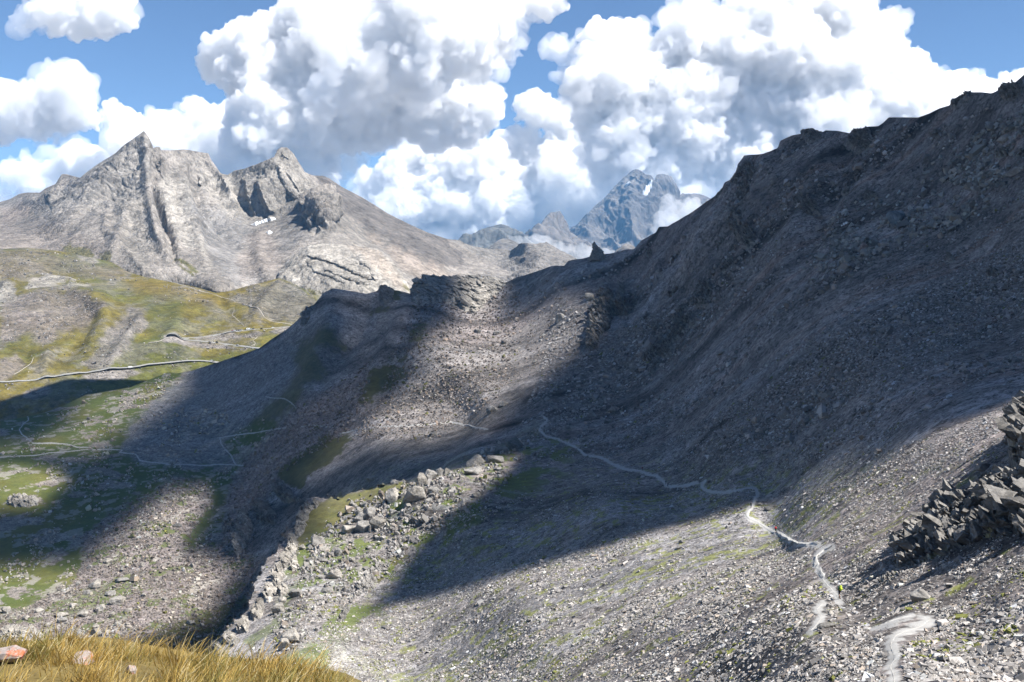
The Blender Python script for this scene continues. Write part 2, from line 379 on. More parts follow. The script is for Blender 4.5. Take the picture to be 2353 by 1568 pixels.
def paint_slope(a, b, P, n):
    foot = P[:, 1]/1024
    st1 = stripes(P, 9, 140, 61, None); st2 = stripes(P, 22, 260, 67, None); big = fbm(P, 160, 3, 71)
    fine = fbm(P, 6, 3, 75, .6)
    jag = 7*fbm(np.stack([a/28, b/28, 0*a], -1), 1, 3, 81, .6)
    c = np.repeat(SCREE[None], len(a), 0)
    mixc = lambda c, k, w: c*(1-w[:, None])+k*w[:, None]
    c = mixc(c, SCREE_P, sstep(-.2, .6, big)*.8); c = mixc(c, SCREE_B, sstep(.1, .7, st2)*.7)
    c = mixc(c, RUST, sstep(.25, .8, st1+.5*st2)*.65*sstep(1250, 1500, a)*sstep(1150, 700, b))
    c = c*(1+.16*np.clip(st1, -1, 1)+.22*fbm(P, 14, 5, 77, .6)+.38*np.clip(st2, -1, 1)-.30*sstep(.1, .5, stripes(P, 38, 340, 63, None)))[:, None]
    turf = np.zeros(len(a))
    # valley floor turf with stony tongues
    v = pmask(VALLEY, a, b, 10, jag)
    tc = mixc(np.repeat(GREEN[None], len(a), 0), OLIVE, sstep(-.3, .5, fbm(P, 90, 4, 83)))
    c = mixc(c, tc, v); turf = np.maximum(turf, v)
    sp = sstep(.28, .55, fbm(P*np.array([1, 1, 2]), 26, 5, 85, .65, None)+.35*st1)*v*.8
    c = mixc(c, SCREE_P*1.15, sp); turf *= 1-sp
    for poly, k, soft, w in SCREES:
        m = pmask(poly, a, b, soft, jag+5*fine)*w; c = mixc(c, k*(1+.2*st1)[:, None], m); turf *= 1-m
    m = pmask(SCREES[1][0], a, b, 12)*sstep(.30, .5, fbm(P*np.array([1, 1, 1.5]), 15, 4, 87, .6))*.8
    c = mixc(c, GREEN*1.1, m); turf = np.maximum(turf, m)
    c = mixc(c, PALE*.75, v*sstep(.42, .6, fbm(P, 11, 4, 89, .65))*.7)
    for poly, k, soft, w in GRASS2+GRASS:
        m = pmask(poly, a, b, soft, jag*.8+6*fine)*w; c = mixc(c, k*(1+.25*fine)[:, None], m); turf = np.maximum(turf, m)
    # tufts and moss between the stones of the boulder field and the near scree
    zone = pmask([(640, 1420), (700, 1260), (820, 1160), (1050, 1070), (1250, 990), (1330, 1010), (1300, 1090), (1150, 1180), (1000, 1300), (850, 1450), (700, 1500)], a, b, 40)
    m = zone*sstep(-.05, .3, fbm(P*np.array([1, .6, 1]), 9, 4, 93, .6)+.3*st1)*.9
    c = mixc(c, GREEN*1.35, m); turf = np.maximum(turf, m)
    zone = sstep(1000, 1150, b)*sstep(700, 1000, a)
    m = zone*sstep(.55, .85, fbm(P, 3.2, 3, 95, .6)+.55*st2+.35*st1)*.75
    c = mixc(c, MOSS, m); turf = np.maximum(turf, m*.6)
    m = zone*sstep(.55, .95, stripes(P, 5, 60, 97, None)-.3*st2)
    c = mixc(c, np.array([.27, .265, .25]), m*.5)
    st = 1-turf*.85; edge = fbm(P, 1.1, 3, 99, .7)
    for t, wd in TRAILS:                                 # grit worn fine along the paths
        k = near(t, a, b, 14+60*wd)
        if k.any():
            d = ldist(t, a[k], b[k])[0]*P[k, 1]/F; m = sstep(wd*.58, wd*.28, d+.22*edge[k]*wd)
            c[k] = mixc(c[k], np.array([.45, .436, .41]), m*.88); st[k] *= 1-.85*m
    return np.clip(c, .02, .8), st
slope = Layer(logY_slope, 1, 1, SKY_A, paint_slope, disp_slope)

# ----------------------------------------------------------------- the pasture hills and the pass road
SKY_B = [(-140, 560), (0, 572), (60, 570), (150, 580), (200, 590), (250, 600), (262, 605), (290, 622), (330, 636), (400, 650), (450, 660), (495, 672), (530, 668), (560, 660),
    (600, 650), (640, 640), (670, 650), (700, 665), (725, 690), (745, 720), (900, 770)]
hill_s = Spline([(-140, 885, 1290), (0, 880, 1300), (150, 868, 1340), (295, 852, 1400), (400, 840, 1440), (500, 830, 1470), (700, 850, 1450), (600, 900, 1400), (300, 950, 1300),
    (0, 1010, 1200), (-140, 1010, 1200), (0, 800, 1440), (100, 780, 1500), (200, 760, 1540), (300, 800, 1480), (390, 785, 1500), (600, 798, 1490), (660, 748, 1600), (500, 770, 1560),
    (200, 720, 1620), (330, 720, 1620), (450, 700, 1720), (520, 735, 1640), (560, 745, 1600), (100, 680, 1690), (220, 690, 1670), (0, 640, 1820), (130, 650, 1840), (350, 640, 1900),
    (450, 660, 1850), (530, 670, 1800), (650, 680, 1780), (720, 670, 1800), (650, 650, 1850), (0, 575, 2050), (110, 585, 2050), (230, 600, 2040), (300, 625, 2000), (-140, 560, 2080),
    (900, 780, 1650), (60, 720, 1600), (160, 830, 1420)], 6, (-200, 500, 1000, 1100))
HILL_RIBS = [([(60, 670), (150, 665), (230, 690), (245, 740), (200, 800)], 9, 22), ([(230, 700), (190, 790), (120, 850)], -4, 14), ([(330, 720), (300, 770), (250, 840)], 7, 14), ([(420, 690), (400, 760), (390, 780)], 6, 20),
    ([(70, 770), (60, 830), (20, 860)], -4, 12), ([(0, 600), (90, 575), (190, 600)], 8, 16), ([(500, 680), (530, 730), (560, 745)], -5, 14), ([(650, 650), (610, 690), (580, 740)], 8, 14),
    ([(100, 640), (180, 655)], 8, 9), ([(0, 660), (40, 640)], 8, 10), ([(280, 660), (420, 680), (540, 740)], 6, 22), ([(110, 800), (105, 860)], 6, 14)]
def ribs(h, RR, a, b):
    for line, amp, wd in RR:
        m = near(line, a, b, wd*3)
        if m.any():
            d, sd, tt = ldist(line, a[m], b[m]); h[m] += amp*np.exp(-(d/wd)**2)*np.clip(np.sin(np.pi*np.clip(tt*.84+.08, 0, 1))*1.4, 0, 1)
    return h
def disp_hill(a, b, P, n):
    h = 4.0*fbm(P, 150, 8, 111, .48, P[:, 1]/1024)
    return ribs(h, HILL_RIBS, a, b)
HILL_SPOTS = [  # bare and stony ground on the pastures
    ([(0, 800), (0, 690), (60, 668), (140, 663), (200, 680), (242, 712), (235, 730), (190, 750), (140, 770), (100, 800), (60, 775), (20, 790)], SCREE_P*1.15, 12, .75),
    ([(300, 705), (335, 715), (335, 745), (300, 800), (250, 850), (210, 850), (190, 840), (240, 790), (270, 740)], SCREE*1.15, 8, .8),
    ([(-100, 640), (0, 640), (35, 650), (35, 680), (0, 700), (-100, 700)], PALE*.9, 6, .85), ([(65, 645), (110, 630), (180, 645), (175, 656), (110, 662), (60, 664)], PALE, 3, .85),
    ([(160, 660), (215, 652), (205, 662), (165, 668)], PALE*.9, 3, .7), ([(180, 590), (215, 588), (225, 600), (190, 596)], PALE*.9, 3, .8), ([(250, 640), (300, 632), (305, 642), (255, 650)], PALE*.75, 6, .6),
    ([(385, 660), (425, 658), (420, 664), (390, 666)], PALE*.7, 3, .6), ([(-100, 575), (60, 570), (170, 590), (290, 622), (260, 640), (150, 630), (40, 640), (-100, 630)], BROWN*1.05, 14, .6),
    ([(545, 672), (640, 642), (700, 668), (730, 690), (720, 720), (660, 740), (600, 735), (560, 710), (535, 690)], TAN*.75, 10, .8),
    ([(380, 776), (440, 783), (560, 797), (595, 803), (560, 806), (470, 800), (390, 795), (376, 786)], SCREE*1.25, 3, .9), ([(400, 768), (500, 768), (560, 764), (660, 750), (660, 757), (560, 775), (450, 776), (395, 775)], SCREE*1.25, 4, .8),
    ([(190, 866), (250, 857), (300, 853), (330, 860), (300, 872), (270, 880), (200, 878)], SCREE*1.3, 4, .85), ([(60, 892), (110, 888), (115, 905), (95, 915), (55, 912)], SCREE*1.2, 5, .8),
    ([(0, 830), (40, 805), (60, 830), (30, 862), (0, 870)], SCREE_P*1.2, 7, .7), ([(70, 840), (130, 795), (150, 810), (110, 850), (80, 862)], TAN*.9, 8, .55), ([(330, 690), (400, 660), (460, 668), (440, 690), (360, 700)], TAN*.7, 18, .35),
    ([(440, 680), (490, 690), (540, 735), (530, 742), (480, 720)], TAN*.7, 9, .55), ([(395, 800), (420, 815), (400, 850), (330, 858), (380, 840)], TAN*.6, 12, .4)]
HILL_GREEN = [([(330, 700), (420, 690), (420, 760), (370, 790), (340, 760)], GREEN, 14, .5), ([(380, 790), (420, 800), (400, 840), (385, 830)], GREEN*.85, 8, .7), ([(0, 820), (100, 770), (60, 860), (0, 880)], GREEN, 14, .25),
    ([(140, 572), (200, 575), (250, 590), (270, 610), (250, 615), (180, 595)], GREEN*1.1, 9, .5), ([(280, 640), (420, 655), (520, 690), (480, 700), (330, 680)], np.array([.22, .16, .035]), 16, .7)]
def paint_hill(a, b, P, n):
    jag = 8*fbm(np.stack([a/30, b/22, 0*a], -1), 1, 4, 181, .6); f1 = fbm(P, 220, 5, 183, .55); f2 = fbm(P, 40, 4, 185, .6)
    c = np.repeat(np.array([[.185, .155, .042]]), len(a), 0); mixc = lambda c, k, w: c*(1-w[:, None])+k*w[:, None]
    c = mixc(c, np.array([.215, .165, .042]), sstep(-.15, .5, f1)*.7); c = mixc(c, GREEN*1.25, sstep(.0, .7, -f1+.4*f2)*.6)
    turf = np.ones(len(a))
    bare = sstep(.15, .6, f2*.8+fbm(P, 90, 3, 187)*.6+.5*fbm(P, 12, 3, 189, .6))*.45; c = c*(1+.25*fbm(P, 16, 4, 191, .65))[:, None]
    c = mixc(c, TAN*.9, bare); turf *= 1-bare
    for poly, k, soft, w in HILL_GREEN:
        c = mixc(c, k*(1+.2*f2)[:, None], pmask(poly, a, b, soft, jag)*w)
    for poly, k, soft, w in HILL_SPOTS:
        m = pmask(poly, a, b, soft, jag*min(1, soft/7)+f2*5)*w; c = mixc(c, k*(1+.25*f2)[:, None], m); turf *= 1-m
    return np.clip(c, .02, .8), 1-.5*turf
hills = Layer(hill_s, 1, 2, SKY_B, paint_hill, disp_hill)

# ----------------------------------------------------------------- the two-peaked limestone mountain
SKY_C = [(-140, 470), (0, 464), (23, 458), (45, 446), (63, 443), (93, 444), (105, 434), (130, 425), (143, 401), (154, 401), (185, 409), (196, 399), (224, 378), (266, 353), (280, 339), (304, 320),
    (331, 302), (341, 315), (350, 332), (351, 341), (360, 337), (367, 338), (371, 345), (385, 346), (420, 344), (455, 349), (478, 353), (485, 371), (497, 388), (507, 401), (523, 402), (539, 392), (560, 388), (588, 378),
    (609, 369), (630, 360), (637, 345), (647, 338), (661, 339), (675, 353), (686, 371), (700, 395), (717, 403), (742, 404), (756, 410), (784, 429), (833, 455), (893, 492), (938, 514), (984, 535), (1025, 548), (1060, 566), (1120, 600), (1200, 640)]
mount_s = Spline([(270, 390, 2590), (380, 420, 2560), (260, 470, 2440), (585, 450, 2680), (700, 430, 2720), (-140, 740, 2350), (0, 740, 2350), (200, 740, 2300), (400, 740, 2200), (560, 740, 2150), (-140, 475, 3000), (-140, 575, 2150), (0, 575, 2150), (250, 600, 2100), (330, 640, 2020), (500, 672, 1950), (650, 650, 2000), (700, 690, 2000), (900, 690, 2100), (1100, 690, 2400), (331, 302, 2650), (331, 450, 2450),
    (320, 560, 2200), (200, 400, 2630), (143, 401, 2780), (0, 464, 3000), (0, 520, 2600), (150, 500, 2400), (200, 550, 2230), (420, 344, 2750), (420, 450, 2550), (440, 550, 2250), (450, 620, 2060), (507, 401, 2800),
    (540, 470, 2690), (560, 510, 2620), (600, 515, 2600), (640, 500, 2620), (655, 340, 2790), (640, 430, 2690), (717, 413, 2780), (560, 390, 2770), (620, 560, 2350), (560, 600, 2200), (720, 500, 2520), (740, 480, 2480),
    (800, 520, 2450), (700, 540, 2350), (742, 404, 2950), (823, 451, 2900), (938, 514, 2850), (1025, 548, 2850), (850, 560, 2450), (950, 620, 2400), (1050, 620, 2650), (1000, 600, 2600), (900, 560, 2550), (640, 600, 2180), (1200, 640, 2700)], 6, (-200, 250, 1300, 760))
MT_RIBS = [([(331, 302), (338, 360), (338, 420), (345, 480), (365, 560), (385, 590)], 20, 12), ([(352, 341), (354, 400), (364, 480), (387, 540), (402, 600)], -26, 8), ([(425, 345), (415, 400), (430, 470), (450, 540), (470, 600)], 16, 15),
    ([(440, 410), (460, 470), (500, 520), (540, 560)], -20, 11), ([(478, 353), (500, 400), (520, 440), (548, 500)], 24, 12), ([(300, 330), (250, 400), (200, 470), (120, 520)], 9, 20), ([(300, 420), (220, 470), (150, 530), (40, 570)], -12, 15),
    ([(331, 470), (290, 500), (270, 560), (250, 590)], 12, 14), ([(640, 470), (690, 440), (730, 440)], -8, 12), ([(700, 470), (740, 450), (770, 480)], 12, 18), ([(250, 470), (240, 530), (300, 590), (340, 632)], 7, 9),
    ([(143, 401), (120, 450), (60, 480)], 12, 12), ([(600, 530), (590, 570), (600, 610), (620, 640)], 8, 16), ([(850, 560), (880, 600), (900, 640)], 12, 20), ([(780, 470), (850, 540), (960, 640)], -10, 16)]
MT_STEPS = [  # overhanging edges in the wall: line from top to bottom, depth in metres, reach
    ([(582, 412), (588, 432), (598, 462), (612, 488), (636, 498)], 34, 26), ([(634, 380), (645, 412), (658, 440), (662, 452)], 16, 20), ([(556, 408), (560, 440), (572, 480), (585, 500)], 22, 22),
    ([(662, 438), (668, 452), (676, 462)], 20, 14), ([(652, 392), (672, 420), (688, 445)], 10, 16), ([(640, 350), (655, 362), (668, 370)], 10, 14), ([(600, 480), (612, 500), (618, 510)], 14, 12),
    ([(706, 458), (700, 490), (712, 530)], 26, 16), ([(738, 440), (722, 480), (730, 505)], 20, 16), ([(752, 478), (742, 500), (760, 520)], 24, 20), ([(455, 400), (452, 420), (462, 432)], 20, 18),
    ([(350, 345), (350, 400), (345, 440)], 18, 12), ([(365, 345), (368, 400), (372, 412)], 12, 10), ([(120, 430), (112, 465), (118, 490)], 14, 18), ([(375, 470), (380, 540), (395, 590)], 10, 12)]
CRAGS_C = [(695, 470), (720, 440), (760, 445), (785, 480), (770, 530), (720, 540), (695, 510)]
WALL_C = [(520, 400), (560, 386), (632, 358), (650, 336), (675, 350), (720, 415), (735, 440), (690, 455), (640, 500), (585, 512), (545, 470)]
def logY_mount(a, b):
    l = mount_s(a, b); Y = np.exp(l); d0 = np.zeros(a.shape)
    for line, amp, wd in MT_STEPS:
        m = near(line, a, b, wd*4)
        d, sd, tt = ldist(line, a[m], b[m])
        d = d+1.5*vnoise(np.stack([a[m]/5, b[m]/5, 0*d], -1), 3)
        env = np.clip(np.sin(np.pi*np.clip(tt, .0, 1))*2.2, 0, 1)
        s1 = np.where(sd < 0, d, -d); wf = 3.0+amp*.14
        d0[m] -= amp*env*np.where(s1 < 0, 0, np.where(s1 < wf, s1/wf, np.exp(-(s1-wf)/wd)))
    return np.log(Y+d0)
def disp_mount(a, b, P, n):
    foot = P[:, 1]/1024
    h = ribs(6*fbm(P, 240, 7, 211, .45, foot), MT_RIBS, a, b)
    rocky = np.clip(pmask(ROCK_C, a, b, 25), 0, 1); k = rocky > .02
    q = P[k]*np.array([1, 1, .55])
    h[k] += rocky[k]*5.0*fbm(q, 60, 6, 221, .58, foot[k], ridged=True)
    for M_, w_, sd_ in ((np.array([[.8, .3, .5], [-.2, .9, .3], [-.5, -.3, .8]]), 52, 241), (np.array([[.5, -.4, -.75], [.3, .9, -.2], [.8, -.1, .6]]), 44, 243)):
        qq = (P[k]@M_)/np.array([w_*2.2, w_*2.2, w_*.55]); nn = vnoise(qq+.35*fbm(P[k], 40, 3, sd_+5)[:, None], sd_)   # joints and bedding cracks
        h[k] -= rocky[k]*4.5*np.exp(-(nn/.07)**2)*sstep(-.2, .3, vnoise(P[k]/120, sd_+9))
    m = pmask(CRAGS_C, a, b, 8); k = m > .02
    if k.any():
        h[k] += m[k]*17*fbm(P[k]*np.array([1, .7, .6]), 42, 5, 231, .55, foot[k], ridged=True)
    return h
ROCK_C = [(100, 440), (200, 400), (331, 300), (350, 330), (480, 350), (520, 400), (650, 335), (720, 405), (740, 445), (650, 490), (560, 510), (520, 540), (440, 560), (400, 600), (330, 580), (290, 520), (200, 480), (120, 490)]
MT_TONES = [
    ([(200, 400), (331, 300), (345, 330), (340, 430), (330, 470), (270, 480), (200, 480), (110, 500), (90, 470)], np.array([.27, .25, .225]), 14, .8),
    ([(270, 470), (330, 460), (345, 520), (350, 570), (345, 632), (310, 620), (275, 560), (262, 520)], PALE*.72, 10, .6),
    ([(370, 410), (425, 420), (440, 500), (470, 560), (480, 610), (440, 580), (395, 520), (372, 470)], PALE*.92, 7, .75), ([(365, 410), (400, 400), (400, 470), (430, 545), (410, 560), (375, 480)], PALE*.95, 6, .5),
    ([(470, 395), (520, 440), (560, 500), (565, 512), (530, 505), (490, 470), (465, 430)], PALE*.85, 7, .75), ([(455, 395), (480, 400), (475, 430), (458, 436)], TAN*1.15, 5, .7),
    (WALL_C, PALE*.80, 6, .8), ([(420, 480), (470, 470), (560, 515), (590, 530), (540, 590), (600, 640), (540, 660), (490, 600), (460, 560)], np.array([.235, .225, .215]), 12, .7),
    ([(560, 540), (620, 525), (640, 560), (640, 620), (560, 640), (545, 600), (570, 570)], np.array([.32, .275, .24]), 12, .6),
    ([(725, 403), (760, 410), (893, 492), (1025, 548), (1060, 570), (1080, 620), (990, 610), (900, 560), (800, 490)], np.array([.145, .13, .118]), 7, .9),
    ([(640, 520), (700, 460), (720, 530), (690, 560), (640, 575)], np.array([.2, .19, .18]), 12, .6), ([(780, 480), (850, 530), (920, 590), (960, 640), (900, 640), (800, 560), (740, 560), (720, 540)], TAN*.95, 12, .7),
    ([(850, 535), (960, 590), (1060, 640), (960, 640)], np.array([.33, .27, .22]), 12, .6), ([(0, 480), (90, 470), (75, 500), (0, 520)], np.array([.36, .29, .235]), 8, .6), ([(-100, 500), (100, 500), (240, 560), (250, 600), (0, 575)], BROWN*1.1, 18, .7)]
def paint_mount(a, b, P, n):
    foot = P[:, 1]/1024
    jag = 9*fbm(np.stack([a/22, b/34, 0*a], -1), 1, 4, 281, .6); f2 = fbm(P*np.array([1, 1, .5]), 60, 5, 283, .6); f1 = fbm(P, 300, 3, 285)
    c = np.repeat(np.array([[.278, .250, .220]]), len(a), 0); mixc = lambda c, k, w: c*(1-w[:, None])+k*w[:, None]
    c = mixc(c, TAN, sstep(-.2, .7, f1)*.5)
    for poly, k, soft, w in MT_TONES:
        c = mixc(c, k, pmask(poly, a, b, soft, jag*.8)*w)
    c = c*(1+.22*f2)[:, None]
    for poly in ([(400, 590), (430, 600), (455, 625), (450, 628), (415, 608)], [(395, 600), (425, 615), (445, 632), (420, 622)]):
        c = mixc(c, OLIVE*.9, pmask(poly, a, b, 2.5, jag*.4)*.85)
    c = mixc(c, OLIVE, pmask([(140, 565), (200, 575), (255, 595), (250, 602), (160, 585)], a, b, 5, jag)*.7)
    return np.clip(c, .02, .8), np.ones(len(a))
mount = Layer(logY_mount, 1, 3, SKY_C, paint_mount, disp_mount)

# ----------------------------------------------------------------- the pale slab dome below it
SKY_E = [(640, 625), (655, 606), (668, 594), (680, 585), (700, 570), (720, 563), (760, 561), (800, 565), (840, 569), (870, 577), (890, 592), (910, 612), (930, 640), (948, 672), (975, 720)]
dome_s = Spline([(650, 615, 2060), (720, 563, 2110), (800, 565, 2120), (870, 577, 2100), (930, 640, 1980), (948, 675, 1930), (660, 650, 1960), (720, 640, 1945), (800, 640, 1930), (870, 650, 1920), (720, 700, 1880), (850, 700, 1850), (980, 720, 1850), (740, 600, 2020), (850, 610, 2010), (640, 700, 1920), (800, 600, 2025)], 6, (600, 500, 1040, 780))
DOME_STEPS = [([(690, 590), (740, 600), (780, 612), (830, 640), (870, 655)], 14, 14), ([(700, 600), (720, 625), (760, 640), (800, 660)], 8, 10), ([(820, 600), (850, 625), (860, 650)], 9, 12), ([(760, 600), (800, 610), (850, 612)], 8, 10), ([(740, 620), (780, 640), (860, 668)], 9, 10)]
def logY_dome(a, b):
    Y = np.exp(dome_s(a, b))
    for line, amp, wd in DOME_STEPS:
        d, sd, tt = ldist(line, a, b); d = d+2*vnoise(np.stack([a/6, b/6, 0*d], -1), 4)
        s1 = np.where(sd < 0, d, -d); Y = Y-amp*np.clip(np.sin(np.pi*tt)*2.2, 0, 1)*np.where(s1 < 0, 0, np.where(s1 < 3, s1/3, np.exp(-(s1-3)/wd)))
    return np.log(Y)
def disp_dome(a, b, P, n):
    return 5*fbm(P*np.array([1, .7, .8]), 70, 6, 311, .55, P[:, 1]/1024, ridged=True)
def paint_dome(a, b, P, n):
    jag = 6*fbm(np.stack([a/20, b/20, 0*a], -1), 1, 4, 381, .6); f2 = fbm(P, 50, 5, 383, .6)
    c = np.repeat((PALE*.9)[None], len(a), 0)*(1+.2*f2)[:, None]; mixc = lambda c, k, w: c*(1-w[:, None])+k*w[:, None]
    c = mixc(c, np.array([.42, .35, .285]), pmask([(790, 560), (870, 572), (950, 680), (900, 660), (850, 610)], a, b, 8, jag)*.6)
    c = mixc(c, OLIVE*.9, pmask([(925, 650), (945, 672), (955, 690), (930, 672)], a, b, 4, jag)*.7); c = mixc(c, OLIVE, pmask([(705, 655), (740, 680), (730, 700), (700, 670)], a, b, 4, jag)*.8)
    return np.clip(c, .02, .8), np.ones(len(a))
dome = Layer(logY_dome, 1, 4, SKY_E, paint_dome, disp_dome)

# ----------------------------------------------------------------- ridge closing the valley, and the far massif
def far_layer(sky, ctrl, box, wl, amp, seed, tone, tone2, vert=.5, tones=()):
    sp = Spline(ctrl, 5, box)
    def disp(a, b, P, n): return amp*fbm(P*np.array([1, 1, vert]), wl, 7, seed, .55, P[:, 1]/1024, ridged=True)
    def paint(a, b, P, n):
        f = fbm(P*np.array([1, 1, vert]), wl, 5, seed+40, .6); c = tone*(1+.3*f)[:, None]; k = sstep(0, .6, fbm(P, wl*3, 4, seed+60))
        c = c*(1-k[:, None])+tone2*k[:, None]
        for poly, kk, soft, w in tones:
            m = pmask(poly, a, b, soft, 6*f)*w; c = c*(1-m[:, None])+kk*m[:, None]
        return np.clip(c, .02, .8), np.ones(len(a))
    return Layer(sp, 1, seed, sky, paint, disp)
SKY_D = [(940, 520), (982, 535), (996, 539), (1024, 549), (1055, 555), (1069, 562), (1097, 569), (1132, 574), (1174, 576), (1192, 562), (1200, 559), (1230, 562), (1255, 557), (1265, 563), (1290, 579), (1318, 593), (1360, 620), (1420, 660)]
ridge = far_layer(SKY_D, [(940, 520, 3300), (1000, 540, 3250), (1100, 570, 3350), (1174, 576, 3400), (1200, 560, 3100), (1260, 558, 3150), (1318, 593, 3000), (1420, 660, 2900), (1000, 600, 2900), (1100, 620, 2950), (1120, 660, 2600), (1200, 640, 2650), (1280, 630, 2750), (1120, 700, 2500), (1000, 700, 2450), (1350, 700, 2600)], (900, 480, 1460, 760), 120, 12, 411, np.array([.22, .2, .18]), TAN*.85,
    tones=[([(1190, 560), (1270, 560), (1330, 600), (1290, 640), (1180, 650), (1150, 640)], np.array([.21, .195, .18]), 8, .7), ([(985, 535), (1060, 560), (1110, 580), (1090, 600), (1020, 580)], TAN*1.1, 6, .6), ([(1060, 600), (1090, 610), (1080, 640), (1060, 630)], OLIVE, 8, .4)])
V1 = [(1000, 600), (1040, 565), (1055, 556), (1069, 543), (1087, 543), (1115, 525), (1136, 520), (1153, 519), (1167, 525), (1185, 536), (1199, 541), (1206, 550), (1240, 575), (1320, 620)]
far_hill = far_layer(V1, [(1000, 600, 6200), (1060, 550, 6500), (1140, 520, 6700), (1200, 545, 6500), (1320, 620, 6000), (1140, 580, 6000), (1060, 620, 5700), (1240, 640, 5600), (1140, 700, 5300)], (960, 480, 1360, 720), 500, 60, 431, np.array([.13, .13, .12]), np.array([.17, .155, .13]))
V1B = [(1100, 600), (1125, 571), (1146, 553), (1155, 549), (1164, 549), (1181, 555), (1195, 562), (1240, 585), (1300, 620)]
low_hill = far_layer(V1B, [(1100, 600, 4400), (1160, 549, 4600), (1240, 585, 4500), (1160, 600, 4200), (1100, 660, 4000), (1300, 660, 4000)], (1060, 510, 1340, 720), 250, 16, 451, np.array([.19, .175, .16]), TAN*.7)
V2 = [(1180, 580), (1205, 555), (1213, 546), (1230, 539), (1244, 521), (1255, 500), (1261, 492), (1265, 497), (1283, 513), (1290, 521), (1307, 535), (1325, 546), (1380, 600)]
spire = far_layer(V2, [(1180, 580, 7600), (1261, 492, 8000), (1325, 546, 8000), (1380, 600, 7700), (1261, 560, 7500), (1200, 620, 7200), (1340, 640, 7200), (1261, 700, 6800)], (1140, 450, 1420, 720), 420, 85, 471, np.array([.15, .14, .13]), np.array([.18, .16, .14]), .35)
V3 = [(1270, 570), (1307, 533), (1318, 522), (1339, 515), (1353, 500), (1363, 476), (1372, 470), (1381, 464), (1391, 455), (1409, 434), (1430, 413), (1447, 396), (1454, 392), (1468, 391), (1475, 394), (1484, 404), (1496, 406), (1503, 416), (1508, 403),
    (1521, 401), (1538, 406), (1549, 423), (1554, 434), (1559, 451), (1563, 447), (1592, 446), (1610, 452), (1627, 462), (1680, 480), (1780, 520)]
viso = far_layer(V3, [(1270, 570, 9000), (1318, 522, 9300), (1381, 464, 9500), (1461, 391, 9800), (1521, 401, 9700), (1559, 451, 9900), (1627, 462, 10300), (1780, 520, 10300), (1400, 540, 9000), (1480, 500, 9150), (1540, 500, 9250), (1340, 580, 8700), (1450, 600, 8600), (1560, 580, 8700), (1700, 600, 9000), (1450, 700, 8200), (1600, 700, 8200)],
    (1230, 340, 1820, 740), 420, 75, 491, np.array([.165, .15, .135]), np.array([.20, .17, .145]), .4, tones=[([(1508, 400), (1550, 405), (1556, 430), (1505, 432)], np.array([.24, .22, .2]), 4, .6)])
V5 = [(1390, 610), (1416, 578), (1425, 570), (1437, 561), (1448, 564), (1459, 569), (1500, 600)]
knob = far_layer(V5, [(1390, 610, 4000), (1437, 561, 4100), (1500, 600, 4000), (1437, 640, 3700), (1390, 680, 3600), (1500, 680, 3600)], (1360, 520, 1540, 720), 120, 14, 511, np.array([.22, .2, .18]), np.array([.26, .23, .2]))

MAT_SCREE = ground_mat('scree_ground', [(.5, .6), (1.4, .6), (4.0, .4)], .65, .38, noise=.25)
MAT_HILL = ground_mat('alpine_turf', [(3.0, .6), (9.0, .5)], .6, .6, noise=.3, gain=.55)
MAT_LIME = ground_mat('limestone_face', [(4.5, .6), (13.0, .5), (40.0, .25)], .45, .6, flat=(1, 1, .6), noise=.2, gain=.66)
MAT_FARROCK = ground_mat('distant_rock', [(30.0, .5), (110.0, .5)], .4, .5, flat=(1, 1, .5), noise=.2, gain=.66)

slope.build('scree_slope', MAT_SCREE, -130, 2640, 1690)
hills.build('pasture_hills', MAT_HILL, -130, 880, 1005)
mount.build('limestone_mountain', MAT_LIME, -130, 1190, 715, 1.7, 1.7)
dome.build('limestone_dome', MAT_LIME, 642, 974, 770, 1.7, 1.7)
ridge.build('valley_ridge', MAT_LIME, 942, 1415, 745, 1.7, 1.7)
far_hill.build('distant_hill', MAT_FARROCK, 1002, 1318, 710, 1.7, 1.7)
low_hill.build('distant_foothill', MAT_FARROCK, 1102, 1298, 710, 1.7, 1.7)
spire.build('distant_spire', MAT_FARROCK, 1182, 1378, 710, 1.7, 1.7)
viso.build('distant_massif', MAT_FARROCK, 1272, 1775, 730, 1.5, 1.5)
knob.build('distant_knoll', MAT_FARROCK, 1392, 1498, 710, 1.7, 1.7)
# ================================================================= CLOUDS
def cloud_mat(name, feather=(.55, .98), solid=1.0, attr=False, wl=500.0, sss=0):
    t = NT(name); pos = t.add('ShaderNodeNewGeometry').outputs['Position']
    body = t.b; body.inputs['Base Color'].default_value = (1, 1, 1, 1); body.inputs['Roughness'].default_value = 1
    body.inputs['Specular IOR Level'].default_value = 0
    if sss: body.inputs['Subsurface Weight'].default_value = 1; body.inputs['Subsurface Radius'].default_value = (1, 1, 1); body.inputs['Subsurface Scale'].default_value = sss
    nz = t.add('ShaderNodeTexNoise', {'Vector': pos, 'Scale': 1/wl, 'Detail': 7.0, 'Roughness': .62}).outputs['Fac']
    if attr:
        d = t.add('ShaderNodeAttribute', attribute_name='cover').outputs['Fac']
        al = t.maprange(d, .05, .95, 0.0, solid)
    else:
        fc = t.add('ShaderNodeLayerWeight', {'Blend': .5}).outputs['Facing']
        f = t.math('ADD', fc, t.math('MULTIPLY', t.math('SUBTRACT', nz, .5), 1.3))
        n = t.add('ShaderNodeMapRange', interpolation_type='SMOOTHSTEP'); t.set(n.inputs[0], f)
        for i, x in enumerate((feather[0], feather[1], solid, 0.0)): n.inputs[1+i].default_value = x
        al = n.outputs[0]
    mx = t.add('ShaderNodeMixShader', {0: al, 1: t.add('ShaderNodeBsdfTransparent').outputs[0], 2: body.outputs[0]})
    t.t.links.new(mx.outputs[0], t.out.inputs['Surface'])
    return t.m
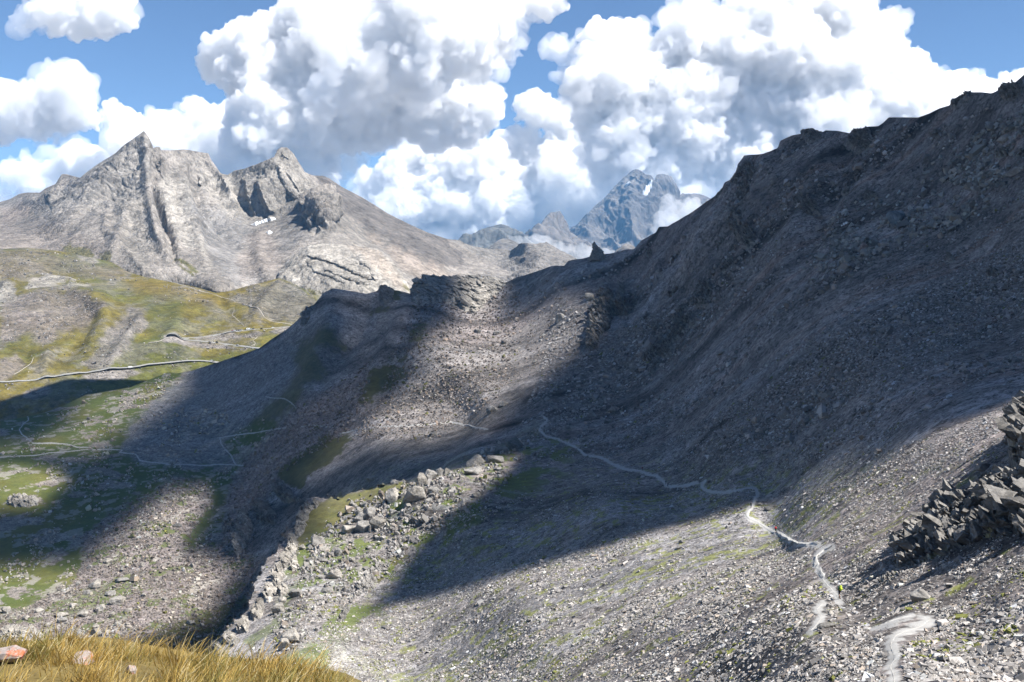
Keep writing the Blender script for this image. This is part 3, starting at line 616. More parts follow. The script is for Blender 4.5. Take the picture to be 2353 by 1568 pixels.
M_CLOUD = cloud_mat('cloud_white', wl=420, sss=350)
M_WISP = cloud_mat('cloud_thin', (.1, .85), .8, wl=300, sss=250)

def vapour_mat(name, density, g=.0, color=(1, 1, 1)):
    t = NT(name); t.n.remove(t.b)
    v = t.add('ShaderNodeVolumePrincipled'); v.inputs['Color'].default_value = (*color, 1); v.inputs['Density'].default_value = density
    v.inputs['Anisotropy'].default_value = g
    t.t.links.new(v.outputs[0], t.out.inputs['Volume'])
    return t.m
M_CLOUD = vapour_mat('cloud_vapour', .0105, color=(.994, .994, .994)); M_FRINGE = vapour_mat('cloud_fringe_vapour', .0026); M_WISP = vapour_mat('thin_cloud_vapour', .004)
def icosphere(sub):
    bm = bmesh.new(); bmesh.ops.create_icosphere(bm, subdivisions=sub, radius=1); V = np.array([v.co[:] for v in bm.verts])
    Fc = np.array([[v.index for v in f.verts] for f in bm.faces]); bm.free()
    return V, Fc
ICO3 = icosphere(3)
def puff_mesh(sph, Y, px, seed, squash, steps):
    V0, F0 = ICO3; Vs, Fs = [], []
    for k, (a, b, R, z) in enumerate(sph):
        c = world(np.array(a), np.array(b), np.array(Y))+np.array([0, z*Y/F, 0]); Rw = R*Y/F
        Vs.append(c+V0*Rw*np.array([1, 1, squash])); Fs.append(F0+len(V0)*k)
    tmp = mesh_obj('cloud_tmp', np.concatenate(Vs), np.concatenate(Fs), None)
    md = tmp.modifiers.new('r', 'REMESH'); md.mode = 'VOXEL'; md.voxel_size = px*Y/F
    dg = bpy.context.evaluated_depsgraph_get(); ev = tmp.evaluated_get(dg); me = bpy.data.meshes.new_from_object(ev)
    me0 = tmp.data; bpy.data.objects.remove(tmp); bpy.data.meshes.remove(me0)
    N = len(me.vertices); co = np.zeros(N*3, np.float32); me.vertices.foreach_get('co', co); co = co.reshape(-1, 3).astype(float)
    u = Y/F; cq = co.copy()
    for wl, amp in [(p*u, q*u) for p, q in steps]:
        nn = np.zeros(N*3, np.float32); me.vertices.foreach_get('normal', nn); nn = nn.reshape(-1, 3)
        cq = cq@_R; wp = cq+np.stack([vnoise(cq/wl*1.1+9, seed+k) for k in (1, 2, 3)], -1)*wl*.35
        h = np.abs(vnoise(wp/wl, seed+int(wl) % 97))*2.2-.7
        co = co+nn*(h*amp)[:, None]
        me.vertices.foreach_set('co', co.astype(np.float32).ravel()); me.update()
    tmp = bpy.data.objects.new('cloud_tmp', me); COL.objects.link(tmp)   # close the folds the billows made
    md = tmp.modifiers.new('r', 'REMESH'); md.mode = 'VOXEL'; md.voxel_size = px*.85*u
    ev = tmp.evaluated_get(bpy.context.evaluated_depsgraph_get()); me2 = bpy.data.meshes.new_from_object(ev)
    bpy.data.objects.remove(tmp); bpy.data.meshes.remove(me); me = me2
    return me
def cloud(outline, Y, seed, rmin=9, rmax=80, n=260, depth=1.0, px=2.4, mat=None, label='', bumps=1.0, squash=1.0, extra=(), fringe=True):
    r = np.random.default_rng(seed); P = np.array(outline, float)
    lo, hi = P.min(0), P.max(0); sph = []
    tries = 0
    while len(sph) < n and tries < n*30:
        tries += 1
        q = lo+(hi-lo)*r.random(2); d = float(sdist(outline, q[:1], q[1:])[0])
        if d < rmin*.5: continue
        R = min(d*(.9+.25*r.random()), rmax*(.35+.65*r.random()))
        if R < rmin*.5: continue
        z = (r.random()*2-1)*min(d, 120)*.42*depth
        sph.append((q[0], q[1], max(R, rmin*.6), z))
    sph += list(extra)
    u = 1.0
    me = puff_mesh(sph, Y, px, seed, squash, [(75, 14*bumps), (36, 9*bumps), (17, 7*bumps), (8, 4.4*bumps)])
    me.polygons.foreach_set('use_smooth', np.ones(len(me.polygons), bool))
    me.name = 'cloud'; me.materials.clear(); me.materials.append(mat or M_CLOUD)
    o = bpy.data.objects.new('cloud', me); COL.objects.link(o)
    if fringe:                                          # thin torn vapour round the body
        fs = [(a+r.normal()*R*.25, b+r.normal()*R*.2, R*(.75+.35*r.random()), z) for a, b, R, z in sph if r.random() < .55]
        mf = puff_mesh(fs, Y, px*1.4, seed+31, squash, [(90, 30), (40, 22), (18, 13), (9, 6)])
        mf.polygons.foreach_set('use_smooth', np.ones(len(mf.polygons), bool)); mf.name = 'cloud_fringe'; mf.materials.clear(); mf.materials.append(M_FRINGE)
        fo = bpy.data.objects.new('cloud_fringe', mf); COL.objects.link(fo); fo.parent = o
    return tag(o, label, 'cloud', 'cumulus clouds in the sky')
O1 = [(14, 66), (60, 49), (60, 17), (105, -20), (266, -20), (290, 7), (312, 28), (305, 45), (306, 56), (266, 70), (241, 74), (196, 77), (133, 75), (88, 66), (42, 72)]
O2 = [(-40, 200), (20, 190), (55, 205), (80, 195), (95, 180), (125, 172), (150, 180), (170, 190), (172, 205), (185, 220), (208, 250), (224, 290), (205, 295), (160, 290), (130, 300), (110, 318), (60, 320), (15, 315), (-40, 310)]
O3 = [(-40, 470), (10, 450), (40, 430), (0, 420), (-40, 400), (30, 380), (70, 370), (110, 365), (140, 370), (170, 345), (190, 335), (215, 340), (250, 355), (275, 360), (275, 430), (100, 480), (0, 500)]
O4 = [(245, 245), (265, 240), (290, 238), (335, 250), (345, 258), (390, 265), (425, 250), (430, 228), (443, 222), (470, 245), (490, 250), (520, 240), (560, 260), (620, 300), (760, 380), (800, 520), (700, 560), (450, 500), (300, 420), (262, 330), (255, 280)]
O5 = [(455, 150), (470, 130), (500, 95), (510, 80), (560, 65), (600, 58), (610, 25), (660, 0), (700, -40), (1320, -40), (1300, 15), (1270, 25), (1230, 30), (1190, 40), (1170, 70), (1200, 90), (1218, 115), (1190, 130),
    (1150, 140), (1120, 170), (1115, 200), (1150, 205), (1165, 240), (1140, 300), (1050, 335), (900, 325), (870, 345), (800, 345), (755, 370), (740, 430), (560, 440), (520, 300), (530, 240), (525, 210), (495, 190), (470, 175)]
O5G = [(700, 220), (740, 180), (760, 120), (820, 80), (840, 0), (900, -60), (1080, -60), (1120, 60), (1100, 130), (1080, 170), (1020, 190), (980, 215), (930, 215), (880, 200), (850, 215), (780, 260), (730, 280), (715, 240)]
O6 = [(835, 470), (815, 430), (808, 395), (835, 378), (870, 385), (905, 345), (960, 325), (1040, 325), (1100, 300), (1150, 325), (1195, 290), (1160, 250), (1170, 235), (1200, 240), (1240, 212), (1280, 230), (1330, 215),
    (1400, 350), (1480, 420), (1500, 660), (1300, 720), (1000, 700), (900, 600), (850, 510)]
O7 = [(1310, 200), (1320, 175), (1330, 150), (1310, 130), (1320, 100), (1345, 80), (1375, 70), (1390, 45), (1420, 40), (1440, 22), (1470, 20), (1480, 60), (1490, 105), (1505, 90), (1500, 60), (1530, 45), (1560, 50), (1600, 20),
    (1640, 25), (1670, 10), (1700, -40), (1960, -40), (2000, 20), (2030, 60), (2040, 100), (2060, 120), (2110, 160), (2130, 190), (2160, 190), (2190, 170), (2220, 165), (2260, 180), (2290, 190), (2340, 165), (2353, 155), (2420, 160),
    (2420, 330), (2000, 420), (1800, 520), (1680, 660), (1480, 700), (1400, 500), (1370, 400), (1330, 300), (1300, 240)]
O8 = [(2050, 50), (2065, 35), (2085, 35), (2080, 60), (2065, 85), (2048, 75)]
O9 = [(1257, 85), (1280, 75), (1330, 90), (1330, 130), (1290, 132), (1260, 105)]
cloud(O1, 14000, 1, 8, 30, 160, label='small flat white cloud in the upper left corner')
cloud(O2, 15000, 2, 8, 45, 160, label='white cumulus cloud floating left of the sharp peak')
cloud(O3, 16500, 3, 7, 40, 200, label='low white cloud bank behind the left shoulder of the mountain')
cloud(O4, 16000, 4, 8, 60, 260, label='bright cloud tower rising behind the sharp peak')
cloud(O5, 14500, 5, 9, 90, 420, label='large grey-bellied cloud above the middle of the valley')
cloud(O5G, 13000, 6, 9, 60, 240, depth=.7, label='grey shaded cloud scrap hanging under the large middle cloud')
cloud(O6, 17500, 7, 8, 60, 420, label='white cloud bank above the gap between the two mountains')
cloud(O7, 15500, 8, 9, 95, 700, label='towering bright cumulus behind the dark scree ridge')
cloud(O8, 15500, 9, 5, 14, 40, label='tiny cloud puff right of the towering cumulus')
cloud(O9, 15500, 10, 5, 20, 60, mat=M_WISP, label='small torn cloud puff left of the towering cumulus')

# ---- the cloud sheet overhead, right of the view: it shades the slope and leaves sunlit windows on it
H_DECK = 1190.0
WINDOWS = [  # sunlit ground: outline, softness, light let through
    ([(2800, 740), (2353, 916), (2124, 1005), (2054, 1047), (1949, 1089), (1844, 1124), (1704, 1173), (1588, 1198), (1465, 1232), (1360, 1268), (1185, 1322), (1062, 1360), (905, 1390), (830, 1424),
      (880, 1362), (915, 1310), (957, 1256), (1010, 1205), (1080, 1150), (1150, 1095), (1195, 1045),
      (1100, 1065), (1010, 1090), (900, 1112), (720, 1150), (690, 1180), (600, 1300), (480, 1520), (440, 1720), (2800, 1720)], 11, 1.0),
    ([(800, 1000), (850, 940), (930, 890), (955, 830), (965, 780), (1040, 735), (1040, 640), (1160, 640), (1160, 720), (1280, 685), (1350, 710), (1345, 785), (1265, 855), (1190, 920), (1130, 985), (1020, 1020), (880, 1040)], 58, 1.0),
    ([(745, 660), (960, 640), (960, 800), (930, 890), (840, 960), (780, 1010), (640, 1110), (560, 1280), (500, 1290), (520, 1120), (560, 1050), (680, 930), (800, 820), (760, 740)], 45, .24),
    ([(430, 850), (650, 770), (700, 900), (560, 1000), (540, 1060), (300, 1060), (380, 900)], 40, .13),
    ([(850, 890), (1010, 950), (930, 1040), (820, 1070), (730, 1120), (680, 1100), (770, 985)], 50, .6),
    ([(390, 1130), (470, 1120), (480, 1160), (430, 1260), (560, 1300), (480, 1420), (400, 1450), (250, 1500), (0, 1600), (-200, 1600), (-200, 1300), (0, 1300), (180, 1290), (260, 1230), (330, 1170)], 55, 1.0),
    ([(-200, 1060), (60, 1060), (130, 1080), (150, 1110), (110, 1150), (90, 1170), (-200, 1180)], 40, 1.0),
    ([(196, 895), (385, 840), (445, 845), (430, 900), (360, 960), (280, 1010), (215, 1040), (60, 1052), (-200, 1055), (-200, 1040), (60, 1020), (150, 960)], 55, .8)]
def shade(a, b):
    l = np.zeros(a.shape)
    for poly, soft, amt in WINDOWS:
        l = np.maximum(l, amt*sstep(-soft, soft, sdist(poly, a, b)))
    return 1-l
ga, gb = np.meshgrid(np.arange(-130, 2640, 4.), np.arange(-60, 1690, 4.), indexing='ij')
ok = gb > slope.top(ga)-70; ga, gb = ga[ok], gb[ok]
Pg = slope.base(ga, gb); Qg = Pg+SUN*((H_DECK-Pg[:, 2])/SUN[2])[:, None]; dg_ = shade(ga, gb)
CELL = 4.0; x0, y0 = Qg[:, 0].min()-60, Qg[:, 1].min()-60
nx, ny = int((Qg[:, 0].max()-x0+60)/CELL), int((Qg[:, 1].max()-y0+60)/CELL)
W = np.zeros((nx, ny)); D = np.zeros((nx, ny)); ii = ((Qg[:, 0]-x0)/CELL).astype(int); jj = ((Qg[:, 1]-y0)/CELL).astype(int)
np.add.at(W, (ii, jj), 1); np.add.at(D, (ii, jj), dg_)
def blur(g, n):
    for _ in range(n):
        g = np.pad(g, 1, mode='edge'); g = (g[:-2]+2*g[1:-1]+g[2:])/4; g = (g[:, :-2]+2*g[:, 1:-1]+g[:, 2:])/4
    return g
dens = np.where(W > 0, D/np.maximum(W, 1), 0); wgt = (W > 0)*1.0; acc_d, acc_w = dens*wgt, wgt.copy()
for n in (1, 3, 8, 20, 60):                             # fill the cells no sample fell into from their neighbours
    fd, fw = blur(dens*wgt, n), blur(wgt, n); hole = (acc_w < .02) & (fw > .02)
    acc_d[hole] = (fd/np.maximum(fw, 1e-6))[hole]; acc_w[hole] = 1
dens = np.where(acc_w > 0, acc_d/np.maximum(acc_w, 1e-6), 0)
gx, gy = np.meshgrid(x0+CELL*(np.arange(nx)+.5), y0+CELL*(np.arange(ny)+.5), indexing='ij')
pp = np.stack([gx.ravel(), gy.ravel(), np.full(gx.size, H_DECK)], -1)
dn = dens.ravel()+.07*fbm(pp, 60, 4, 601, .55); full = sstep(.3, .9, blur(dens, 12)).ravel()
lump = np.abs(fbm(pp, 140, 5, 611, .55))
bot = pp-SUN*(14*full*lump)[:, None]; topv = pp+SUN*(4+full*(70+130*lump))[:, None]
fc = grid_faces(nx, ny); Fb = fc[:, ::-1]
deck = mesh_obj('cloud', np.concatenate([bot, topv]), np.concatenate([fc+0*fc, Fb+len(bot)]), cloud_mat('cloud_sheet', attr=True, solid=.975), attrs={'cover': np.r_[dn, dn]})
tag(deck, 'broad cloud sheet overhead that shades the scree slope', 'cloud')
# ================================================================= ROCK OUTCROPS
M_ROCK = ground_mat('outcrop_rock', [(.35, .4), (1.3, .5), (4.0, .4)], .5, .7, flat=(1, 1, 1.6), noise=.2)
def crag(poly, H, label, size=3.0, tone=ROCK, step=1.5, lean=(-.3, -.5, .55), moss=.25, layer=None, name='rock_outcrop', seed=0, group=None, edge=7.0, mat=None, bed=(.75, -.25, .6), psc=.68, base=1.0, pile=.05, thick=1.0):
    """a rock standing out of the slope: outline on the hillside, height H in metres, split into leaning slabs"""
    L = layer or slope; P_ = np.array(poly, float); lo, hi = P_.min(0)-5, P_.max(0)+5
    us = np.arange(lo[0], hi[0], step); vs = np.arange(lo[1], hi[1], step)
    A, B = np.meshgrid(us, vs, indexing='ij'); a, b = A.ravel(), B.ravel()
    jag = 3.2*fbm(np.stack([a/9, b/9, 0*a+seed], -1), 1, 3, 700+seed)
    d = sdist(poly, a, b)+jag*min(1, edge/6)
    P = L.base(a, b); n = L.normal(a, b); foot = P[:, 1]/1024
    q = P/size; dip = np.array([.75, .25, .6]); dip /= np.linalg.norm(dip)
    t = q@dip; q2 = q-np.outer(t, dip)*.35
    warp = np.stack([vnoise(q*.5, seed+k) for k in (3, 4, 5)], -1)*.5
    c1, v1 = cellnoise(q2*np.array([.55, .55, 1.0])+warp+seed*7.1, 720+seed); c2, v2 = cellnoise(q2*1.5+warp*1.5, 740+seed)
    rid = fbm(P, size*1.6, 5, 760+seed, .55, foot, ridged=True)
    body = 1-np.exp(-np.maximum(d, 0)/edge)
    h = H*.62*base*body*(.42+.50*v1+.22*v2+.16*rid)-np.where(d < 0, .06*H+.25, 0)-H*.02
    dirn = n*.75+np.array(lean)*np.array([-1, 1, 1]); dirn = n*.8+np.array([0, -.15, .55]); dirn /= np.linalg.norm(dirn, axis=1, keepdims=True)
    V = P+dirn*h[:, None]
    c = np.repeat(np.asarray(tone)[None], len(a), 0)*(.72+.55*v1+.2*v2)[:, None]
    m = (sstep(.1, .5, fbm(P, size*2, 3, 780+seed))*(h > 0)*moss*sstep(.45, .8, v1))[:, None]
    c = c*(1-m)+OLIVE*1.2*m
    F4 = grid_faces(len(us), len(vs)); keep = (d[F4] > -2.5).any(1); F4 = F4[keep]
    used, inv = np.unique(F4, return_inverse=True); Vb, cb = V[used], c[used]; Fb = inv.reshape(-1, 4)
    # bedding plates breaking out of it
    r = np.random.default_rng(seed+600); ins = np.flatnonzero(d > 1.0); u = P[:, 1].mean()/F
    npl = int(min(1600, len(ins)*step*step*1.5/max(6, (size*psc*.55/u)*(size*psc*.3/u)))); k = r.choice(ins, npl)
    bn = np.asarray(bed, float); bn /= np.linalg.norm(bn); z = bn+r.normal(size=(npl, 3))*.12; z /= np.linalg.norm(z, axis=1, keepdims=True)
    x = np.cross(z, np.array([.2, .9, .25])+r.normal(size=(npl, 3))*.35); x /= np.linalg.norm(x, axis=1, keepdims=True); y = np.cross(z, x)
    S = size*np.exp(r.normal(size=npl)*.4)*.5*psc*np.clip(d[k]/edge, .35, 1)
    cube = np.array([(-1, -1, -1), (1, -1, -1), (1, 1, -1), (-1, 1, -1), (-1, -1, 1), (1, -1, 1), (1, 1, 1), (-1, 1, 1)], float)
    q8 = cube[None]*(1+.28*r.normal(size=(npl, 8, 3))*np.array([1, 1, .3]))*np.stack([S*(.7+.5*r.random(npl)), S*(.5+.4*r.random(npl)), S*thick*(.12+.16*r.random(npl))], -1)[:, None]
    C0 = V[k]+dirn[k]*(H*pile*r.random(npl)+S*.12)[:, None]
    PV = q8[:, :, :1]*x[:, None]+q8[:, :, 1:2]*y[:, None]+q8[:, :, 2:]*z[:, None]+C0[:, None]
    cf = np.array([(0, 3, 2, 1), (4, 5, 6, 7), (0, 1, 5, 4), (1, 2, 6, 5), (2, 3, 7, 6), (3, 0, 4, 7)]); PF = (np.arange(npl)[:, None, None]*8+cf[None]).reshape(-1, 4)+len(Vb)
    pc = np.repeat(np.asarray(tone)[None]*(.7+.6*r.random((npl, 1))), 8, 0)
    o = mesh_obj(name, np.concatenate([Vb, PV.reshape(-1, 3)]), np.concatenate([Fb, PF]), mat or M_ROCK, smooth=False, col=np.clip(np.concatenate([cb, pc]), .03, .7), attrs={'stone': np.ones(len(Vb)+npl*8)})
    return tag(o, label, 'rock outcrop', group)
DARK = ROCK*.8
crag([(2060, 1324), (2065, 1271), (2075, 1240), (2117, 1215), (2138, 1191), (2177, 1170), (2247, 1138), (2261, 1121), (2292, 1114), (2345, 1124), (2430, 1124), (2430, 1247), (2317, 1250), (2264, 1261), (2229, 1271), (2194, 1292), (2159, 1299), (2124, 1310), (2075, 1324)],
     3.7, 'jagged slaty outcrop with grassy ledges right of the trail near the frame edge', 1.9, ROCK*.66, 1.3, seed=1, moss=.6, edge=10, base=1.0, pile=.12, psc=.55, bed=(.42, -.38, .82), thick=2.0)
crag([(2322, 1085), (2338, 1040), (2352, 1000), (2440, 960), (2440, 1120), (2345, 1118)], 9, 'dark steep rock cut by the right edge of the view above the jagged outcrop', 3, ROCK*.7, 1.3, seed=2, edge=9, base=1.1, psc=.5, bed=(.42, -.38, .82), thick=2.0)
crag([(2012, 1356), (2030, 1334), (2060, 1322), (2088, 1328), (2064, 1350), (2030, 1364)], 1.1, 'low ragged rock at the foot of the jagged slaty outcrop', .8, ROCK*.9, 1.2, seed=3, moss=.4, edge=5)
crag([(943, 692), (947, 665), (957, 651), (978, 640), (1041, 641), (1062, 639), (1108, 640), (1150, 645), (1160, 655), (1142, 680), (1120, 690), (1110, 705), (1085, 724), (1060, 711), (1035, 701), (1010, 692), (960, 702)],
     15, 'layered pale rock block on the spur crest lit by the sun', 9, PALE*.75, 1.4, seed=4, moss=.1, edge=10, bed=(.38, -.3, .88))
crag([(1377, 675), (1395, 672), (1409, 679), (1419, 696), (1423, 651), (1433, 654), (1440, 679), (1451, 714), (1447, 742), (1430, 731), (1412, 724), (1409, 759), (1388, 784), (1374, 808), (1353, 819), (1347, 798), (1349, 766), (1356, 731), (1367, 696)],
     13, 'tall dark crag standing out of the shaded scree in mid slope', 5, ROCK*.75, 1.4, seed=5, moss=.15, edge=7)
crag([(1714, 366), (1702, 384), (1692, 398), (1680, 415), (1662, 432), (1640, 458), (1662, 468), (1690, 452), (1720, 425), (1746, 402), (1736, 376)], 4, 'dark crag forming the step in the ridge skyline', 5, DARK, 1.4, seed=6, edge=7, psc=.4)
crag([(1655, 490), (1690, 470), (1720, 500), (1742, 545), (1722, 580), (1702, 562), (1676, 530)], 6, 'broken dark crag below the step in the ridge skyline', 4, DARK, 1.4, seed=7, edge=8)
crag([(1820, 470), (1844, 445), (1880, 466), (1884, 490), (1852, 500), (1830, 492)], 5, 'small dark crag high on the shaded upper slope', 3.5, DARK, 1.4, seed=8, edge=7)
crag([(1940, 330), (1962, 300), (1998, 296), (2004, 345), (1966, 348)], 5, 'dark ledges just under the ridge skyline', 3.5, DARK, 1.4, seed=9, edge=7, psc=.4)
crag([(2178, 250), (2190, 230), (2226, 210), (2230, 226), (2200, 248)], 3, 'dark ledge on the skyline near the upper right', 3, DARK, 1.4, seed=10, edge=6, psc=.4)
crag([(2292, 214), (2304, 198), (2336, 188), (2350, 210), (2330, 240), (2300, 232)], 4, 'dark overhanging ledge on the skyline at the right edge', 3, DARK, 1.4, seed=11, edge=6, psc=.4)
crag([(1842, 312), (1846, 298), (1868, 298), (1888, 306), (1884, 326), (1856, 330)], 4, 'blocky dark knob on the ridge skyline', 3, DARK, 1.4, seed=12, edge=6, psc=.4)
crag([(536, 1262), (540, 1205), (565, 1180), (584, 1212), (572, 1248), (546, 1284)], 10, 'grey cliff in the gully left of the sunlit rib', 5, ROCK, 1.4, seed=13, edge=7)
crag([(583, 1172), (598, 1156), (636, 1178), (632, 1202), (604, 1208)], 9, 'dark cliff above the gully under the green shelf', 5, ROCK*.75, 1.4, seed=14, edge=6)
crag([(634, 1112), (652, 1116), (672, 1136), (696, 1150), (652, 1158), (632, 1138)], 9, 'dark cliff at the lower end of the dark green shelf', 5, ROCK*.7, 1.4, seed=15, edge=6)
crag([(822, 1338), (852, 1316), (873, 1294), (893, 1298), (886, 1314), (864, 1342), (846, 1364), (822, 1368)], 3.2, 'grey rock with a mossy hump in the sunlit lower scree', 1.8, ROCK, 1.3, seed=16, moss=.5, edge=6)
crag([(776, 1428), (792, 1392), (808, 1392), (798, 1416), (784, 1430)], 2.0, 'narrow dark rock fin in the sunlit lower scree', 1.2, ROCK*.8, 1.3, seed=17, edge=4)
crag([(688, 752), (694, 722), (704, 706), (716, 712), (708, 742), (696, 758)], 7, 'rock nose on the left skyline of the dark spur', 4, ROCK*.85, 1.4, seed=18, edge=6, psc=.4)
crag([(872, 682), (873, 662), (886, 658), (904, 668), (906, 692), (884, 704)], 7, 'rounded dark knob on the crest of the dark spur', 5, ROCK*.8, 1.4, seed=19, edge=6, psc=.4)
crag([(893, 834), (892, 815), (908, 809), (916, 826), (902, 836)], 4, 'small rock beside the dark green patch in mid slope', 3, ROCK, 1.4, seed=20, edge=5)
crag([(0, 1450), (20, 1440), (80, 1448), (110, 1462), (60, 1470), (0, 1466)], 3, 'low pale ledge among the stones of the valley bottom', 2.5, PALE*.8, 1.4, seed=21, edge=5)
crag([(146, 1482), (150, 1456), (166, 1442), (196, 1452), (192, 1478), (170, 1488)], 3.5, 'dark hollowed ledge in the valley bottom left of centre', 2, ROCK*.85, 1.3, seed=22, edge=5)
crag([(10, 1160), (30, 1142), (60, 1140), (88, 1146), (86, 1162), (40, 1170)], 6, 'pale grey cliff on the sunlit knoll in the valley', 4, PALE*.8, 1.4, seed=23, edge=6)
for i, (a, b, w_, h_) in enumerate([(702, 1178, 14, 22), (690, 1215, 15, 24), (672, 1255, 14, 24), (655, 1292, 15, 22), (640, 1330, 14, 24), (618, 1368, 14, 20), (590, 1408, 16, 18), (560, 1440, 16, 16), (528, 1470, 16, 14), (500, 1500, 16, 12), (650, 1360, 12, 16), (676, 1300, 12, 18), (722, 1165, 14, 12)]):
    crag([(a-w_, b+h_*.6), (a-w_*.5, b-h_*.7), (a+w_*.5, b-h_), (a+w_, b-h_*.2), (a+w_*.5, b+h_*.7), (a-w_*.4, b+h_)], 4, 'pale cracked rock lining the edge of the sunlit rib', 2.4, PALE*(.62+.1*(i % 3)), 1.5, seed=200+i, group='rocks lining the sunlit rib', edge=5, moss=.15)
rr_ = np.random.default_rng(41)
zone_s = [(1480, 580), (1600, 500), (1690, 420), (1780, 400), (1840, 430), (1760, 560), (1640, 720), (1520, 840), (1450, 860), (1440, 760)]
k = 0
while k < 26:
    a = 1440+rr_.random()*420; b = 400+rr_.random()*470
    if sdist(zone_s, np.array([a]), np.array([b]))[0] < 0: continue
    w_, h_ = 8+rr_.random()*12, 14+rr_.random()*18; sk = 6+rr_.random()*10
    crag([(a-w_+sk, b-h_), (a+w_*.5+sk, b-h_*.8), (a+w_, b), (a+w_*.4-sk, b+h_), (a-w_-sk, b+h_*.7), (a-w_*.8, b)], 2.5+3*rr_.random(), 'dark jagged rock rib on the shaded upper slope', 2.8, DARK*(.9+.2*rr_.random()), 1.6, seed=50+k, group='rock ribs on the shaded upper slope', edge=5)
    k += 1
while k < 34:
    a = 1900+rr_.random()*440; b = 300+rr_.random()*330
    if b < slope.top(a)+25: continue
    w_, h_ = 8+rr_.random()*16, 5+rr_.random()*9
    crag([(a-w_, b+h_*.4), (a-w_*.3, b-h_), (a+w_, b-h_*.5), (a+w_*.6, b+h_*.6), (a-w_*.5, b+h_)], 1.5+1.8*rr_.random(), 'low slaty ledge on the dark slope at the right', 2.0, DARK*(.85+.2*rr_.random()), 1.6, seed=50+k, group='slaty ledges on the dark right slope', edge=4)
    k += 1

# the rock finger on the skyline
def pinnacle():
    Y = 1040.0; rows = [(600, 1350, 1396), (592, 1354, 1390), (584, 1358, 1389), (578, 1361, 1386), (572, 1361.5, 1381), (566, 1360.5, 1374), (561, 1361, 1370), (558, 1363, 1368), (556, 1364.5, 1366.5)]
    V, n = [], 22; rz = np.random.default_rng(5)
    ys = np.interp(np.linspace(0, len(rows)-1, 34), range(len(rows)), [q[0] for q in rows]); ls = np.interp(np.linspace(0, len(rows)-1, 34), range(len(rows)), [q[1] for q in rows]); rs = np.interp(np.linspace(0, len(rows)-1, 34), range(len(rows)), [q[2] for q in rows])
    for y, l, r in zip(ys, ls, rs):
        c = world(np.array((l+r)/2), np.array(y), np.array(Y)); R = (r-l)/2*Y/F
        for t in np.linspace(0, 2*np.pi, n, endpoint=False): V.append(c+np.array([math.cos(t)*R, math.sin(t)*R*.8, 0]))
    V = np.array(V); cn, cv = cellnoise(V/np.array([2.2, 2.2, 1.4]), 9); cen = np.repeat(V.reshape(34, n, 3).mean(1), n, 0)
    V = cen+(V-cen)*(.86+.3*cv)[:, None]
    F_ = [(i*n+j, i*n+(j+1) % n, (i+1)*n+(j+1) % n, (i+1)*n+j) for i in range(33) for j in range(n)]
    V = np.concatenate([V, V[-n:].mean(0, keepdims=True)+[[0, 0, .6]]]); F_ += [(33*n+j, 33*n+(j+1) % n, len(V)-1) for j in range(n)]
    o = mesh_obj('rock_pinnacle', V, F_, M_ROCK, smooth=False, col=np.repeat((ROCK*.8)[None], len(V), 0), attrs={'stone': np.ones(len(V))})
    tag(o, 'lone rock finger standing on the ridge skyline in front of the far massif', 'rock pinnacle')
pinnacle()

# ================================================================= BOULDERS AND STONES
def rock_mesh(seed, flat=.7, npts=15):
    r = np.random.default_rng(seed); bm = bmesh.new()
    for p in r.normal(size=(npts, 3)):
        p = p/np.linalg.norm(p)*(.8+.25*r.random()); bm.verts.new((p[0], p[1], p[2]*flat))
    res = bmesh.ops.convex_hull(bm, input=bm.verts[:]); bmesh.ops.delete(bm, geom=list({g for g in res['geom_interior']+res['geom_unused'] if isinstance(g, bmesh.types.BMVert)}), context='VERTS')
    bmesh.ops.bevel(bm, geom=bm.edges[:], offset=.05, segments=1, affect='EDGES', clamp_overlap=True)
    bmesh.ops.triangulate(bm, faces=bm.faces[:]); bmesh.ops.subdivide_edges(bm, edges=bm.edges[:], cuts=1, use_grid_fill=True); bmesh.ops.recalc_face_normals(bm, faces=bm.faces[:])
    V = np.array([v.co[:] for v in bm.verts]); Fc = [[v.index for v in f.verts] for f in bm.faces]; bm.free()
    V = V*(1+.05*vnoise(V*3+seed, seed))[:, None]
    return V, Fc
M_BOULDER = ground_mat('boulder_stone', [(.3, .35), (1.1, .4), (4.0, .3)], .45, .6, noise=.25)
def boulder(a, b, w, h, tone, label, group, seed, layer=None, cat='boulder', name='boulder', parts=None):
    L = layer or slope; P, n = L.ground(np.array([a]), np.array([b+h*.35])); P, n = P[0], n[0]
    V, Fc = rock_mesh(seed, min(1.1, max(.35, h/w*1.1))); u = P[1]/F
    ang = seed*2.4; c, s_ = math.cos(ang), math.sin(ang)
    V = V@np.array([[c, -s_, 0], [s_, c, 0], [0, 0, 1]]).T
    ex = np.abs(V).max(0); V = V/ex*np.array([w*.66*u, w*.55*u, h*.74*u])
    z = np.array([n[0]*.5, n[1]*.5, 1]); z /= np.linalg.norm(z); x = np.cross([0, 1, 0], z); x /= np.linalg.norm(x); V = V@np.array([x, np.cross(z, x), z])
    col = np.repeat(np.asarray(tone)[None], len(V), 0)*(1+.25*fbm(V+seed, w*u*.5, 3, seed))[:, None]
    o = mesh_obj(name, V, Fc, M_BOULDER, smooth=False, col=np.clip(col, .03, .7), attrs={'stone': np.ones(len(V))})
    o.location = Vector(P+np.array([0, 0, h*.30*u])); tag(o, label, cat, group)
    return o
